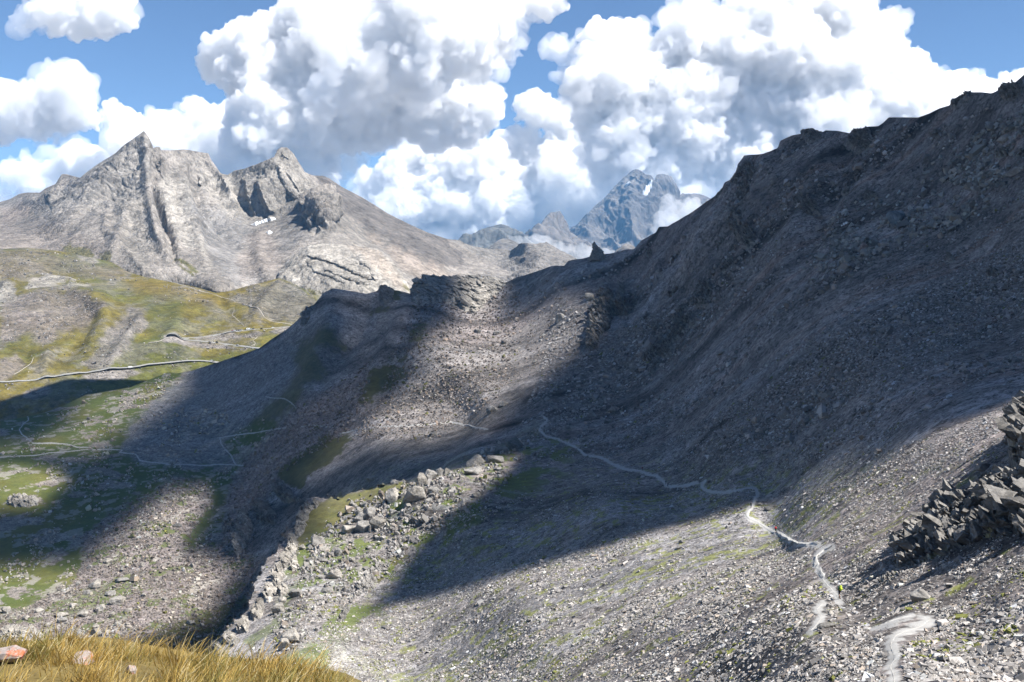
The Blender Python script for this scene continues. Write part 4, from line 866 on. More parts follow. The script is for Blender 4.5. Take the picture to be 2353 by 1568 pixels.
BF = [(969, 1109, 22, 27), (990, 1098, 24, 25), (996, 1128, 24, 16), (1025, 1086, 20, 14), (1011, 1088, 18, 18), (1043, 1182, 14, 12), (1095, 1137, 18, 10), (1039, 1128, 20, 10),
    (835, 1215, 30, 24), (870, 1208, 32, 26), (850, 1182, 24, 22), (828, 1191, 26, 18), (829, 1180, 16, 12), (861, 1170, 18, 10), (905, 1180, 16, 14), (815, 1166, 16, 12), (840, 1159, 18, 12),
    (731, 1249, 26, 24), (745, 1264, 22, 8), (777, 1273, 16, 16), (745, 1291, 16, 8), (695, 1261, 14, 12), (752, 1357, 24, 10), (679, 1369, 26, 18), (647, 1383, 18, 16), (546, 1474, 22, 14), (906, 1111, 13, 9), (940, 1165, 12, 9), (880, 1238, 14, 9), (925, 1215, 12, 9),
    (790, 1240, 14, 10), (760, 1228, 13, 10), (900, 1200, 12, 8), (960, 1170, 12, 8), (985, 1150, 13, 9), (1015, 1110, 12, 9), (1060, 1100, 14, 9), (1010, 1150, 11, 7), (820, 1235, 12, 8), (715, 1290, 13, 9), (735, 1330, 14, 9), (705, 1330, 12, 8), (810, 1290, 12, 8), (850, 1260, 12, 7)]
for i, (a, b, w, h) in enumerate(BF):
    boulder(a, b, w, h, (ROCK*1.05 if i % 3 else PALE*.68)*(.9+.2*((i*37) % 10)/10), 'grey angular boulder in the sunlit boulder field below the trail', 'boulders of the sunlit boulder field', 100+i)
for (a, b, w, h, tone, lab) in [(955, 1137, 48, 38, PALE*.75, 'biggest boulder of the sunlit boulder field with a dark shaded left side'), (905, 1142, 30, 24, PALE*.85, 'pale cracked boulder left of the biggest boulder in the field'),
        (803, 1217, 34, 24, PALE*.95, 'pale tan boulder at the lower left end of the boulder cluster'), (1092, 1060, 34, 28, PALE*.7, 'tall pale slab leaning at the upper end of the boulder field'), (1088, 1082, 34, 22, ROCK, 'dark faced block under the tall leaning slab'),
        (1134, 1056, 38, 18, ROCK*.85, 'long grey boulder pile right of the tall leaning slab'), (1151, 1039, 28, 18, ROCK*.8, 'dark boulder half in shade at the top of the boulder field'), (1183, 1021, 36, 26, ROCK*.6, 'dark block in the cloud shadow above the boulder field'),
        (770, 1322, 34, 24, PALE*.85, 'pale boulder alone on sunlit stones below the boulder cluster'), (644, 1401, 28, 24, PALE*.7, 'pale boulder on the edge of the sunlit rib'), (682, 1462, 56, 24, PALE*.95, 'big pale flat boulder on grass near the foreground'),
        (654, 1482, 22, 26, PALE*.85, 'pale upright stone leaning on the big flat boulder'), (1129, 941, 24, 18, ROCK, 'grey boulder alone in the middle of the shaded scree'), (1155, 929, 20, 10, ROCK*.8, 'flat dark rock beside the boulder in the middle of the shaded scree'),
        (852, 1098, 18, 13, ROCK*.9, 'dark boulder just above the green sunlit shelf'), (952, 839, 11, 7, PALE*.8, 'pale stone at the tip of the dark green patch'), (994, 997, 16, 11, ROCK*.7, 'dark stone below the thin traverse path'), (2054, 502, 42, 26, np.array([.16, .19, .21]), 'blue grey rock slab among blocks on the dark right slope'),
        (1981, 567, 22, 17, np.array([.27, .21, .19]), 'pinkish boulder on the dark right slope'), (2334, 394, 34, 13, ROCK*1.1, 'flat grey boulder near the right edge below the skyline'), (2131, 475, 17, 14, np.array([.3, .34, .38]), 'pale bluish block on the dark right slope'),
        (2261, 1077, 30, 15, ROCK*.85, 'brown boulder lying on sunlit scree above the jagged outcrop'), (2184, 1124, 17, 7, PALE*.8, 'pale flat slab on sunlit scree left of the jagged outcrop'), (1773, 1168, 26, 8, ROCK*.7, 'long dark slab beside the trail at the shadow edge'),
        (2121, 1376, 44, 24, ROCK*1.0, 'large grey slab on the scree below the jagged outcrop'), (1911, 1422, 9, 14, PALE*1.3, 'small white upright stone beside the trail'), (1900, 1450, 34, 11, ROCK*.7, 'dark slab at the bend of the near trail'), (1286, 731, 20, 17, ROCK, 'grey rock on the sunlit patch in mid slope'),
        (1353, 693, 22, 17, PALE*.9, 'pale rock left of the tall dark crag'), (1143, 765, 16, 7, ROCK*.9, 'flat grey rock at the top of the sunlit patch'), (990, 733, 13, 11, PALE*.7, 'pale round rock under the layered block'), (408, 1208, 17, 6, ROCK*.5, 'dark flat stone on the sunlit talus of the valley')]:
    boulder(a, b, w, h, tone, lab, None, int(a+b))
VB = [(280, 1331, 26, 11), (224, 1341, 32, 16), (273, 1380, 32, 17), (255, 1362, 22, 11), (247, 1289, 17, 10), (327, 1298, 9, 11), (205, 1303, 11, 8), (14, 1401, 18, 16), (0, 1383, 12, 12), (269, 1434, 12, 9), (192, 1408, 21, 13), (140, 1411, 25, 12), (143, 1424, 20, 10), (233, 1397, 20, 14), (294, 1404, 16, 9), (378, 1376, 11, 8), (439, 1429, 17, 12), (463, 1436, 11, 8), (420, 1405, 9, 7),
    (90, 1400, 16, 8), (60, 1420, 18, 8), (30, 1440, 16, 9), (110, 1436, 14, 8), (170, 1390, 14, 8), (200, 1360, 16, 9), (310, 1350, 12, 8), (330, 1370, 12, 8), (120, 1470, 16, 8), (60, 1462, 16, 8), (220, 1440, 14, 8), (180, 1340, 12, 8), (260, 1410, 12, 7), (360, 1330, 9, 6)]
for i, (a, b, w, h) in enumerate(VB):
    boulder(a, b, w, h, (PALE*.8 if i % 3 else ROCK)*(.9+.2*((i*53) % 10)/10), 'pale rock among grass and stones on the valley bottom', 'rocks on the valley bottom', 300+i)
SB = [(1099, 763, 16, 8), (2030, 560, 20, 10), (2310, 320, 24, 14), (2313, 298, 18, 13), (2247, 433, 16, 12), (2182, 490, 18, 15), (1743, 1161, 14, 6), (1563, 1254, 20, 7), (1750, 1312, 20, 6), (1455, 850, 14, 12), (1470, 862, 10, 8), (1410, 940, 26, 10), (1660, 810, 28, 8), (1340, 1012, 16, 8),
    (1420, 1046, 12, 7), (1300, 985, 14, 8), (1248, 770, 10, 6), (1190, 800, 9, 6), (1230, 830, 10, 6), (1610, 770, 12, 7), (1808, 664, 13, 9), (2120, 520, 15, 9), (2160, 470, 14, 9), (2200, 450, 15, 10), (2230, 410, 14, 9), (2280, 380, 15, 9), (2100, 500, 14, 9), (2075, 530, 14, 9), (2145, 505, 12, 8), (1990, 590, 13, 8), (1950, 620, 14, 7), (1860, 640, 12, 7),
    (2340, 270, 14, 9), (2300, 350, 16, 9), (2265, 345, 12, 8), (2330, 340, 12, 8)]
for i, (a, b, w, h) in enumerate(SB):
    boulder(a, b, w, h, ROCK*(.75+.5*((i*29) % 10)/10), 'grey block lying on the open scree slope', 'loose blocks on the scree slope', 400+i)

def scatter(name, n, seed, where, sizef, tones, flat=(.16, .34), tilt=.42, mat=None, sink=.25, layer=None):
    """slabs lying on the slope, one mesh: nobody could count them"""
    r = np.random.default_rng(seed); A, B = [], []
    while sum(map(len, A)) < n:
        a = -100+r.random(60000)*2560; b = 200+r.random(60000)*1440; w = where(a, b); k = r.random(60000) < w
        A.append(a[k]); B.append(b[k])
        if w.max() <= 0: break
    a = np.concatenate(A)[:n]; b = np.concatenate(B)[:n]; n = len(a)
    L = layer or slope; k = b > L.top(a)+6; a, b = a[k], b[k]; n = len(a)
    P, N = L.ground(a, b); u = P[:, 1]/F; S = sizef(a, b, r)*u
    T = 12; tmpl = []
    for _ in range(T):
        an = np.sort(r.random(6)*2*np.pi*.35+np.arange(6)*2*np.pi/6); rad = .75+.5*r.random(6)
        top = np.stack([np.cos(an)*rad, np.sin(an)*rad*(.55+.4*r.random()), np.full(6, .5)], -1); top[:, 2] += .25*r.normal(size=6); bot = top*np.array([1.1, 1.1, 0])+np.array([0, 0, -.5]); tmpl.append(np.concatenate([top, bot]))
    tmpl = np.array(tmpl)[r.integers(0, T, n)]
    tmpl = tmpl*np.stack([S*.5, S*.5, S*(flat[0]+(flat[1]-flat[0])*r.random(n))], -1)[:, None]
    z = N*.8+np.array([0, 0, .35])+r.normal(size=(n, 3))*tilt*np.array([1, 1, .4]); z /= np.linalg.norm(z, axis=1, keepdims=True)
    x = np.cross(r.normal(size=(n, 3)), z); x /= np.linalg.norm(x, axis=1, keepdims=True); y = np.cross(z, x)
    V = tmpl[:, :, :1]*x[:, None]+tmpl[:, :, 1:2]*y[:, None]+tmpl[:, :, 2:]*z[:, None]+(P+N*(S*(.5*flat[1]-sink*.3))[:, None])[:, None]
    tri = np.array([(0, 1, 2), (0, 2, 3), (0, 3, 4), (0, 4, 5)]+[(i, (i+6), (i+1) % 6) for i in range(6)]+[((i+1) % 6, i+6, (i+1) % 6+6) for i in range(6)])
    Fc = (np.arange(n)[:, None, None]*12+tri[None]).reshape(-1, 3)
    t = tones(a, b, P, r); o = mesh_obj(name, V.reshape(-1, 3), Fc, mat or M_STONE, smooth=False, col=np.repeat(t, 12, 0), attrs={'stone': np.full(n*12, .6)})
    return tag(o, kind='stuff')
M_STONE = plain_mat('slab_stone', (1, 1, 1), .85, .2, 2.5, obj=False)
_t = NT('slab_stone_tinted'); _c = _t.add('ShaderNodeAttribute', attribute_name='Col').outputs['Color']; _p = _t.add('ShaderNodeNewGeometry').outputs['Position']
_n = _t.add('ShaderNodeTexNoise', {'Vector': _p, 'Scale': 4.0, 'Detail': 5.0, 'Roughness': .7}).outputs['Fac']; _f = _t.maprange(_n, .25, .75, .55, 1.05)
_t.set(_t.b.inputs['Base Color'], _t.mix(1.0, _c, _t.add('ShaderNodeCombineColor', {0: _f, 1: _f, 2: _f}).outputs[0], 'MULTIPLY')); _t.b.inputs['Roughness'].default_value = .7; _t.b.inputs['Specular IOR Level'].default_value = .3
M_STONE = _t.m
TRAIL_ALL = [np.array(t, float) for t, w in TRAILS]
def off_trail(a, b):
    d = np.full(a.shape, 99.)
    for t in TRAIL_ALL:
        m = near(t, a, b, 30)
        if m.any(): d[m] = np.minimum(d[m], ldist(t, a[m], b[m])[0])
    Y = np.exp(slope.logY(a, b)); return sstep(.5, 1.0, d*Y/F)
GRASSY = [g[0] for g in GRASS[6:11]]
def w_near(a, b):
    w = sstep(1010, 1180, b+.18*(a-1600))*sstep(560, 760, a)*np.where(sdist(RIB, a, b) > 6, 1, 0)
    patch = .12+.88*sstep(-.25, .25, fbm(np.stack([a/110+b/240, (b+.45*a)/30, 0*a], -1), 1, 4, 901))
    for g in GRASSY: w = w*(1-.85*pmask(g, a, b, 6))
    return w*patch*off_trail(a, b)
def s_near(a, b, r):
    base = 2.7+3.5*sstep(1150, 1560, b)*sstep(900, 2100, a)+3.6*sstep(1350, 1560, b)*sstep(1900, 2350, a)
    return base*np.exp(r.normal(size=len(a))*.5)
def t_scree(a, b, P, r, moss=.55):
    n = len(a); g = .285*np.exp(r.normal(size=n)*.36); c = np.stack([g*1.08, g*1.0, g*.92], -1)
    k = r.random(n) < .12; c[k] *= np.array([1.08, .97, .86]); k = r.random(n) < .05; c[k] = c[k]*.6+.12
    k = r.random(n) < moss*.012+moss*.5*sstep(.35, .7, fbm(P, 7, 3, 911, .6)+.25*fbm(P, 60, 2, 913)); c[k] = MOSS*(.6+.5*r.random((k.sum(), 1)))
    return np.clip(c, .03, .55)
scatter('scree_slabs', 120000, 71, w_near, s_near, t_scree)
def w_bf(a, b):
    return pmask([(640, 1440), (700, 1270), (820, 1165), (960, 1110), (1060, 1070), (1150, 1030), (1210, 1020), (1150, 1110), (1060, 1180), (960, 1260), (860, 1350), (760, 1440), (640, 1500)], a, b, 22)*(.15+.85*sstep(-.1, .4, fbm(np.stack([a/40, b/25, 0*a], -1), 1, 3, 905)))
scatter('boulder_field_stones', 2700, 72, w_bf, lambda a, b, r: 5.5*np.exp(r.normal(size=len(a))*.4), lambda a, b, P, r: np.clip(t_scree(a, b, P, r)*.80, .03, .6), flat=(.4, .8))
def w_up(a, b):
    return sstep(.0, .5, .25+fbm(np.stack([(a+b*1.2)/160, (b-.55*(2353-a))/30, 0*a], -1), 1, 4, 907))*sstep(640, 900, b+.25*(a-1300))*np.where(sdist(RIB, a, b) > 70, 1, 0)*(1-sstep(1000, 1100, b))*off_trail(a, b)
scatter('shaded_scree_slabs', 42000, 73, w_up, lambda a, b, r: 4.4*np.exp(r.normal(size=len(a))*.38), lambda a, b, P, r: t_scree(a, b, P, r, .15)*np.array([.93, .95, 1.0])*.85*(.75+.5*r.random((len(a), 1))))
BLK = [(1860, 575), (1990, 480), (2100, 440), (2230, 330), (2353, 260), (2600, 200), (2600, 380), (2353, 420), (2220, 500), (2060, 560), (1960, 610), (1880, 640)]
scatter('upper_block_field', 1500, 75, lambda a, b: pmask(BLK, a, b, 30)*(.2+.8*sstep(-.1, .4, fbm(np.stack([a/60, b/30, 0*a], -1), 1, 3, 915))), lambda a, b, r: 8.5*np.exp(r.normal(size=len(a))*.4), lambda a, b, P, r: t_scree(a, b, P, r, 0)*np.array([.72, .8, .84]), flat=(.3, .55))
def w_gul(a, b):
    P = slope.base(a, b); return sstep(.15, .55, stripes(P, 38, 340, 63, None)+.5*fbm(P, 40, 3, 921))*sstep(1230, 1420, a)*(1-sstep(1000, 1080, b))*(b > slope.top(a)+15)
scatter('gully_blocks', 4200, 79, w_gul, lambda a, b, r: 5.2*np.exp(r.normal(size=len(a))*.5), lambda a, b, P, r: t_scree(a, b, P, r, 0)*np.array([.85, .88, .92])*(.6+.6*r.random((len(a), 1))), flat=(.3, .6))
def w_val(a, b):
    w = np.zeros(a.shape)
    for p in (SCREES[1][0], SCREES[2][0], [(960, 690), (1300, 640), (1330, 780), (1000, 1010), (800, 1010), (870, 920)]): w = np.maximum(w, pmask(p, a, b, 10))
    return w*.8*np.where(sdist(RIB, a, b) < -4, 1, .3)
scatter('valley_talus_stones', 16000, 74, w_val, lambda a, b, r: 3.6*np.exp(r.normal(size=len(a))*.38), lambda a, b, P, r: np.clip(t_scree(a, b, P, r)*np.array([1.12, 1.03, .97])*.52, .03, .55), flat=(.3, .6))

scatter('valley_turf_stones', 5200, 76, lambda a, b: pmask(VALLEY, a, b, 15)*np.where(sdist(RIB, a, b) < -20, 1, 0)*(.04+sstep(.15, .55, fbm(np.stack([a/55, (b+.5*a)/30, 0*a], -1), 1, 4, 917)))+.9*pmask([(212, 1015), (225, 985), (262, 958), (275, 965), (250, 1000), (222, 1022)], a, b, 4), lambda a, b, r: 3.8*np.exp(r.normal(size=len(a))*.45), lambda a, b, P, r: np.clip(t_scree(a, b, P, r)*np.array([1.35, 1.3, 1.2])*.8, .03, .5), flat=(.3, .6))
def w_hill(a, b):
    w = np.zeros(a.shape)
    for p, k_, s_, w_ in HILL_SPOTS: w = np.maximum(w, pmask(p, a, b, 6)*w_)
    return (w*.5+.06)*(a < 800)*(b < 930)*sstep(-.3, .3, fbm(np.stack([a/40, b/22, 0*a], -1), 1, 4, 919))
scatter('pasture_stones', 2800, 78, w_hill, lambda a, b, r: 2.4*np.exp(r.normal(size=len(a))*.4), lambda a, b, P, r: np.clip(t_scree(a, b, P, r, 0)*.78, .03, .42), flat=(.4, .7), layer=hills)
# ================================================================= PATHS, ROAD, SNOW
M_PATH = plain_mat('trodden_grit', (.36, .35, .33), .95, .25, 4.0, spec=.05, obj=False); M_ROAD = plain_mat('pass_road_surface', (.215, .212, .2), .9, .12, .4, spec=.05, obj=False); M_TRACK = plain_mat('hill_path_grit', (.27, .25, .22), .95, .2, .5, spec=.05, obj=False)
M_SNOW = plain_mat('old_snow', (.5, .52, .54), .6, .05, .05, obj=False)
def ribbon(name, pts, width, layer, mat, lift=.015, seed=0, wob=.5, fade=True):
    Pq = np.array(pts, float); seg = np.r_[0, np.cumsum(np.hypot(*np.diff(Pq, axis=0).T))]; s_ = np.arange(0, seg[-1], 1.5)
    def cr(col):                                         # smooth curve through the points
        y = np.interp(s_, seg, Pq[:, col]); k = np.ones(5)/5
        return np.convolve(np.pad(y, 2, mode='edge'), k, 'valid')
    a, b = cr(0), cr(1); P, n = layer.ground(a, b)
    T = np.gradient(P, axis=0); T[:, 2] = 0; T /= np.linalg.norm(T, axis=1, keepdims=True)+1e-9; S = np.stack([T[:, 1], -T[:, 0], 0*T[:, 0]], -1)
    q = np.stack([s_/7, 0*s_+seed, 0*s_], -1); wl = width*.5*(1+wob*fbm(q, 1, 3, 3, .7)); wr = width*.5*(1+wob*fbm(q+50, 1, 3, 4, .7))
    if fade: e = np.minimum(1, np.minimum(s_, s_[-1]-s_+.1)/8+.25); wl, wr = wl*e, wr*e
    rows = []
    for f in (-1, -.7, -.35, 0, .35, .7, 1):
        W = P+S*(f*np.where(f < 0, wl, wr))[:, None]; aa = CX+W[:, 0]/W[:, 1]*F; bb = HZ-W[:, 2]/W[:, 1]*F
        G, _ = layer.ground(aa, bb); Z = W.copy(); Z[:, 2] = np.clip(G[:, 2], W[:, 2]-width*.35, W[:, 2]+width*.35) if abs(f) > .1 else W[:, 2]
        rows.append(Z+(n*.5+np.array([0, 0, .5]))*(lift+(.00025 if layer is hills else .0004)*P[:, 1:2])*(1-1.35*abs(f)**2))
    V = np.stack(rows, 1); o = mesh_obj(name, V.reshape(-1, 3), grid_faces(len(s_), 7), mat); o['kind'] = 'structure'
    return o
for i, (t, wd) in enumerate(TRAILS): ribbon('footpath', t, wd*.75, slope, M_PATH, seed=i)
ROADS = [[(-60, 882), (0, 878), (105, 871), (210, 860), (297, 853), (367, 841), (420, 834), (455, 831), (483, 831), (505, 836), (540, 846)], [(384, 776), (408, 778), (434, 781), (500, 786), (546, 792), (574, 796), (598, 801), (620, 806)],
    [(383, 776), (418, 776), (474, 771), (514, 766), (554, 759), (594, 754), (634, 751), (690, 748)]]
for i, r in enumerate(ROADS): ribbon('pass_road', r, 8.5, hills, M_ROAD, lift=.25, seed=60+i, wob=.12, fade=False)
for i, (r, wd) in enumerate([([(537, 700), (538, 714), (532, 722), (546, 732), (558, 742), (561, 753)], 4), ([(542, 694), (535, 687), (507, 680), (483, 673), (455, 668), (420, 656), (381, 643), (336, 636)], 3.2), ([(545, 694), (560, 697), (577, 708), (609, 729), (637, 739), (682, 746)], 3.2),
        ([(384, 779), (365, 789), (340, 793)], 3), ([(585, 766), (592, 772), (580, 780), (588, 788), (576, 795)], 3.4), ([(77, 820), (72, 835), (52, 848), (30, 862)], 2.6)]):
    ribbon('hill_path', r, wd*.62, hills, M_TRACK, lift=.2, seed=80+i)
def snow(poly, layer, label, group=None):
    P_ = np.array(poly, float); lo, hi = P_.min(0)-3, P_.max(0)+3; us, vs = np.arange(lo[0], hi[0], .8), np.arange(lo[1], hi[1], .8)
    A, B = np.meshgrid(us, vs, indexing='ij'); a, b = A.ravel(), B.ravel(); d = sdist(poly, a, b)+1.2*vnoise(np.stack([a/3, b/3, 0*a], -1), 2)
    G, n = layer.ground(a, b); V = G+n*(np.clip(d, -2, 2.5)*.0008*G[:, 1])[:, None]
    F4 = grid_faces(len(us), len(vs)); F4 = F4[(d[F4] > -1).any(1)]; used, inv = np.unique(F4, return_inverse=True)
    return tag(mesh_obj('snow_patch', V[used], inv.reshape(-1, 4), M_SNOW), label, 'snow patch', group)
snow([(574, 515), (600, 509), (628, 499), (635, 502), (615, 509), (586, 518)], mount, 'long old snow patch at the foot of the steep rock wall')
snow([(610, 535), (620, 530), (628, 533), (618, 538)], mount, 'small snow patch on rubble below the steep rock wall')
snow([(1473, 455), (1482, 440), (1494, 428), (1493, 440), (1485, 458), (1478, 463)], viso, 'snow couloir under the notch between the two far summits')
snow([(1433, 440), (1449, 431), (1452, 436), (1438, 441)], viso, 'narrow snow ledge left under the highest far summit')
snow([(1388, 496), (1395, 492), (1392, 501)], viso, 'small snow spot low on the left flank of the far massif')
snow([(1934, 523), (1940, 517), (1949, 512), (1950, 514), (1941, 520)], slope, 'thin white snow streak on the dark right slope')

# ================================================================= MIST ON THE FAR MASSIF
M_MIST = vapour_mat('mist_vapour', .006)
def mist(outline, Y, seed, n, label, rmax=24, depth=.6):
    cloud(outline, Y, seed, 5, rmax, n, depth, 1.9, M_MIST, label, fringe=False, bumps=.55)
mist([(1505, 480), (1522, 445), (1540, 438), (1562, 456), (1590, 458), (1612, 470), (1592, 500), (1560, 540), (1530, 575), (1490, 600), (1440, 590), (1480, 560), (1498, 520)], 7900, 31, 120, 'white mist clinging to the right flank of the far massif')
mist([(1160, 535), (1195, 545), (1230, 552), (1290, 556), (1330, 566), (1360, 578), (1420, 582), (1410, 610), (1330, 610), (1260, 590), (1180, 566)], 5200, 32, 120, 'band of mist round the foot of the pointed spire', 18)
# ================================================================= PEOPLE
_mats = {}
def cmat(name, color, rough=.8, var=.15, scale=8.0, spec=.3, metal=0):
    if name not in _mats: _mats[name] = plain_mat(name, color, rough, var, scale, metal, spec)
    return _mats[name]
SKIN_M = cmat('skin', (.45, .27, .19), .6)
def skinned(name, nodes, edges, mat, parent, sub=1):
    """one smooth surface grown over a skeleton: nodes (x, y, z, radius), the first one is the root"""
    me = bpy.data.meshes.new(name); me.from_pydata([n[:3] for n in nodes], edges, []); o = bpy.data.objects.new(name, me); COL.objects.link(o)
    md = o.modifiers.new('s', 'SKIN'); md.use_smooth_shade = True; sv = me.skin_vertices[0].data
    for i, n in enumerate(nodes): sv[i].radius = (n[3], n[3] if len(n) < 5 else n[4])
    sv[0].use_root = True
    if sub: m2 = o.modifiers.new('b', 'SUBSURF'); m2.levels = sub; m2.render_levels = sub
    new = bpy.data.meshes.new_from_object(o.evaluated_get(bpy.context.evaluated_depsgraph_get()))
    o.modifiers.clear(); o.data = new; bpy.data.meshes.remove(me); new.name = name
    new.materials.clear(); new.materials.append(mat); o.parent = parent
    return o
def bm_obj(name, bm, mat, parent=None, smooth=False):
    me = bpy.data.meshes.new(name); bmesh.ops.recalc_face_normals(bm, faces=bm.faces[:]); bm.to_mesh(me); bm.free()
    me.polygons.foreach_set('use_smooth', np.full(len(me.polygons), smooth)); me.materials.append(mat)
    o = bpy.data.objects.new(name, me); COL.objects.link(o)
    if parent: o.parent = parent
    return o
def box(bm, c, s, bevel=.0, taper=1.0):
    r = bmesh.ops.create_cube(bm, size=1); vs = r['verts']
    for v in vs:
        t = taper if v.co.z > 0 else 1.0
        v.co = Vector((c[0]+v.co.x*s[0]*t, c[1]+v.co.y*s[1]*t, c[2]+v.co.z*s[2]))
    if bevel:
        es = list({e for v in vs for e in v.link_edges}); bmesh.ops.bevel(bm, geom=es, offset=bevel, segments=2, affect='EDGES', clamp_overlap=True)
def tube(bm, p, q, r0, r1=None, n=8):
    p, q = Vector(p), Vector(q); d = q-p
    m = Matrix.Translation((p+q)/2)@d.to_track_quat('Z', 'Y').to_matrix().to_4x4()
    bmesh.ops.create_cone(bm, cap_ends=True, segments=n, radius1=r0, radius2=r0 if r1 is None else r1, depth=d.length, matrix=m)
def person(a, b, heading, jacket, trousers, pack, hat, label, poles=True, s=1.0, stride=1):
    P, n = slope.ground(np.array([float(a)]), np.array([float(b)])); P = P[0]+np.array([0, 0, .05+.00045*P[0, 1]])
    r = empty('person', P, heading); r.scale = (s, s, s); tag(r, label, 'person', 'hikers on the trail')
    k = stride; L = dict(hip=(.09, 0, .93), knee=(.10, .15*k, .52), ank=(.10, .13*k, .10), toe=(.11, .27*k if k > 0 else .02, .04)); R = dict(hip=(-.09, 0, .93), knee=(-.10, .02, .51), ank=(-.10, -.20*k, .13), toe=(-.11, -.09*k, .04))
    N = [(0, 0, .98, .125), (0, .01, 1.16, .115), (0, .02, 1.34, .14), (0, .03, 1.47, .06), (0, .05, 1.56, .062), (0, .06, 1.63, .085, .095), (0, .055, 1.70, .075, .085), (0, .045, 1.745, .04)]
    E = [(i, i+1) for i in range(7)]
    def chain(st, pts):
        for q in pts: N.append(q); E.append((st, len(N)-1)); st = len(N)-1
        return st
    for sgn, J in ((1, L), (-1, R)):
        chain(0, [(*J['hip'], .085), (*J['knee'], .056), (J['knee'][0], (J['knee'][1]+J['ank'][1])/2-.02, (J['knee'][2]+J['ank'][2])/2+.06, .052), (*J['ank'], .038), (*J['toe'], .034)])
        y = .18 if sgn*k > 0 else .10
        w = chain(2, [(sgn*.17, .02, 1.40, .062), (sgn*.24, -.06, 1.14, .046), (sgn*.23, y-.02, .99, .029)])
        h = chain(w, [(sgn*.23, y+.05, .975, .028, .04)])
        for f in range(4): chain(h, [(sgn*(.205+.017*f), y+.095-.006*abs(f-1.5), .975, .0085), (sgn*(.207+.015*f), y+.115, .95, .008), (sgn*(.208+.014*f), y+.10, .93, .007)])
        chain(w, [(sgn*.205, y+.03, .975, .011), (sgn*.20, y+.07, .965, .009)])
    # nose, ears
    chain(5, [(0, .155, 1.615, .012)]); chain(5, [(.088, .05, 1.62, .014)]); chain(5, [(-.088, .05, 1.62, .014)])
    skinned('body', N, E, SKIN_M, r, 1)
    jn = [(0, 0, .97, .15), (0, .01, 1.16, .14), (0, .02, 1.36, .165), (0, .03, 1.47, .075)]; je = [(0, 1), (1, 2), (2, 3)]
    tn = [(0, 0, 1.0, .138)]; te = []
    for sgn, J in ((1, L), (-1, R)):
        y = .18 if sgn*k > 0 else .10; i = len(jn); jn += [(sgn*.175, .02, 1.405, .08), (sgn*.245, -.06, 1.14, .06), (sgn*.232, y-.04, 1.0, .043)]; je += [(2, i), (i, i+1), (i+1, i+2)]
        i = len(tn); tn += [(*J['hip'], .102), (*J['knee'], .074), (J['ank'][0], J['ank'][1], J['ank'][2]+.05, .058)]; te += [(0, i), (i, i+1), (i+1, i+2)]
        bm = bmesh.new(); an = J['ank']; to = J['toe']; box(bm, ((an[0]+to[0])/2, (an[1]+to[1])/2, .055), (.10, .29, .10), .03, .8); bm_obj('boot', bm, cmat('boot_leather', (.07, .05, .035)), r, True)
    skinned('jacket', jn, je, cmat('cloth_'+jacket[0], jacket[1]), r, 1); skinned('trousers', tn, te, cmat('cloth_'+trousers[0], trousers[1]), r, 1)
    if pack:
        bm = bmesh.new(); box(bm, (0, -.20, 1.22), (.31, .20, .46), .06, .85); box(bm, (0, -.20, 1.48), (.27, .20, .10), .04, .8); box(bm, (0, -.32, 1.16), (.22, .08, .24), .03, .9)
        pk = bm_obj('backpack', bm, cmat('pack_'+pack[0], pack[1], .6), r, True)
        bm = bmesh.new()
        for sgn in (1, -1):
            tube(bm, (sgn*.11, -.12, 1.44), (sgn*.12, .14, 1.42), .018); tube(bm, (sgn*.12, .14, 1.42), (sgn*.13, .13, 1.2), .018); tube(bm, (sgn*.13, .13, 1.2), (sgn*.13, -.12, 1.06), .014)
        bm_obj('strap', bm, cmat('pack_strap', (.05, .05, .05)), pk, True)
    bm = bmesh.new(); bmesh.ops.create_uvsphere(bm, u_segments=16, v_segments=8, radius=1)
    for v in bm.verts: v.co = Vector((v.co.x*.105, .05+v.co.y*.118, 1.665+max(v.co.z, -.15)*.105))
    if hat[2] == 'hat': bmesh.ops.create_cone(bm, cap_ends=True, segments=20, radius1=.18, radius2=.15, depth=.015, matrix=Matrix.Translation((0, .05, 1.665)))
    bm_obj('hat' if hat[2] == 'hat' else 'hair', bm, cmat('head_'+hat[0], hat[1]), r, True)
    if poles:
        for sgn in (1, -1):
            y = .18 if sgn*k > 0 else .10; bm = bmesh.new(); tube(bm, (sgn*.23, y+.09, 1.02), (sgn*.27, y+.12+(.18 if sgn*k > 0 else -.3), .0), .009, .006); tube(bm, (sgn*.229, y+.08, 1.08), (sgn*.233, y+.09, .94), .016)
            bm_obj('trekking_pole', bm, cmat('pole_grey', (.3, .3, .32), .4, metal=.8), r)
    return r
C_ = dict(black=('black', (.02, .02, .024)), navy=('navy', (.03, .04, .09)), lime=('lime', (.52, .72, .04)), red=('red', (.55, .04, .04)), grey=('grey', (.14, .14, .15)), white=('white', (.7, .7, .68)), brown=('brown', (.1, .06, .03)), green=('green', (.05, .10, .07)))
H_ = lambda c, t: (C_[c][0], C_[c][1], t)
person(1934, 1392, .45, C_['green'], C_['black'], C_['lime'], H_('white', 'hat'), 'hiker with a bright lime backpack and white hat walking away on the near trail', s=1.0)
person(1782, 1225, .5, C_['red'], C_['black'], C_['red'], H_('brown', 'hair'), 'hiker in red with a red backpack on the sunlit trail', s=1.03, stride=-1)
person(1726, 1171, -.3, C_['black'], C_['black'], C_['black'], H_('brown', 'hair'), 'hiker all in black on the trail at the edge of the cloud shadow', s=1.08)
person(1534, 1118, 1.9, C_['black'], C_['navy'], C_['navy'], H_('brown', 'hair'), 'hiker in dark clothes at a bend of the shaded trail, in front', s=1.0)
person(1529, 1112, 2.1, C_['navy'], C_['black'], C_['black'], H_('brown', 'hair'), 'hiker in dark clothes at a bend of the shaded trail, behind the other', s=1.0, stride=-1)
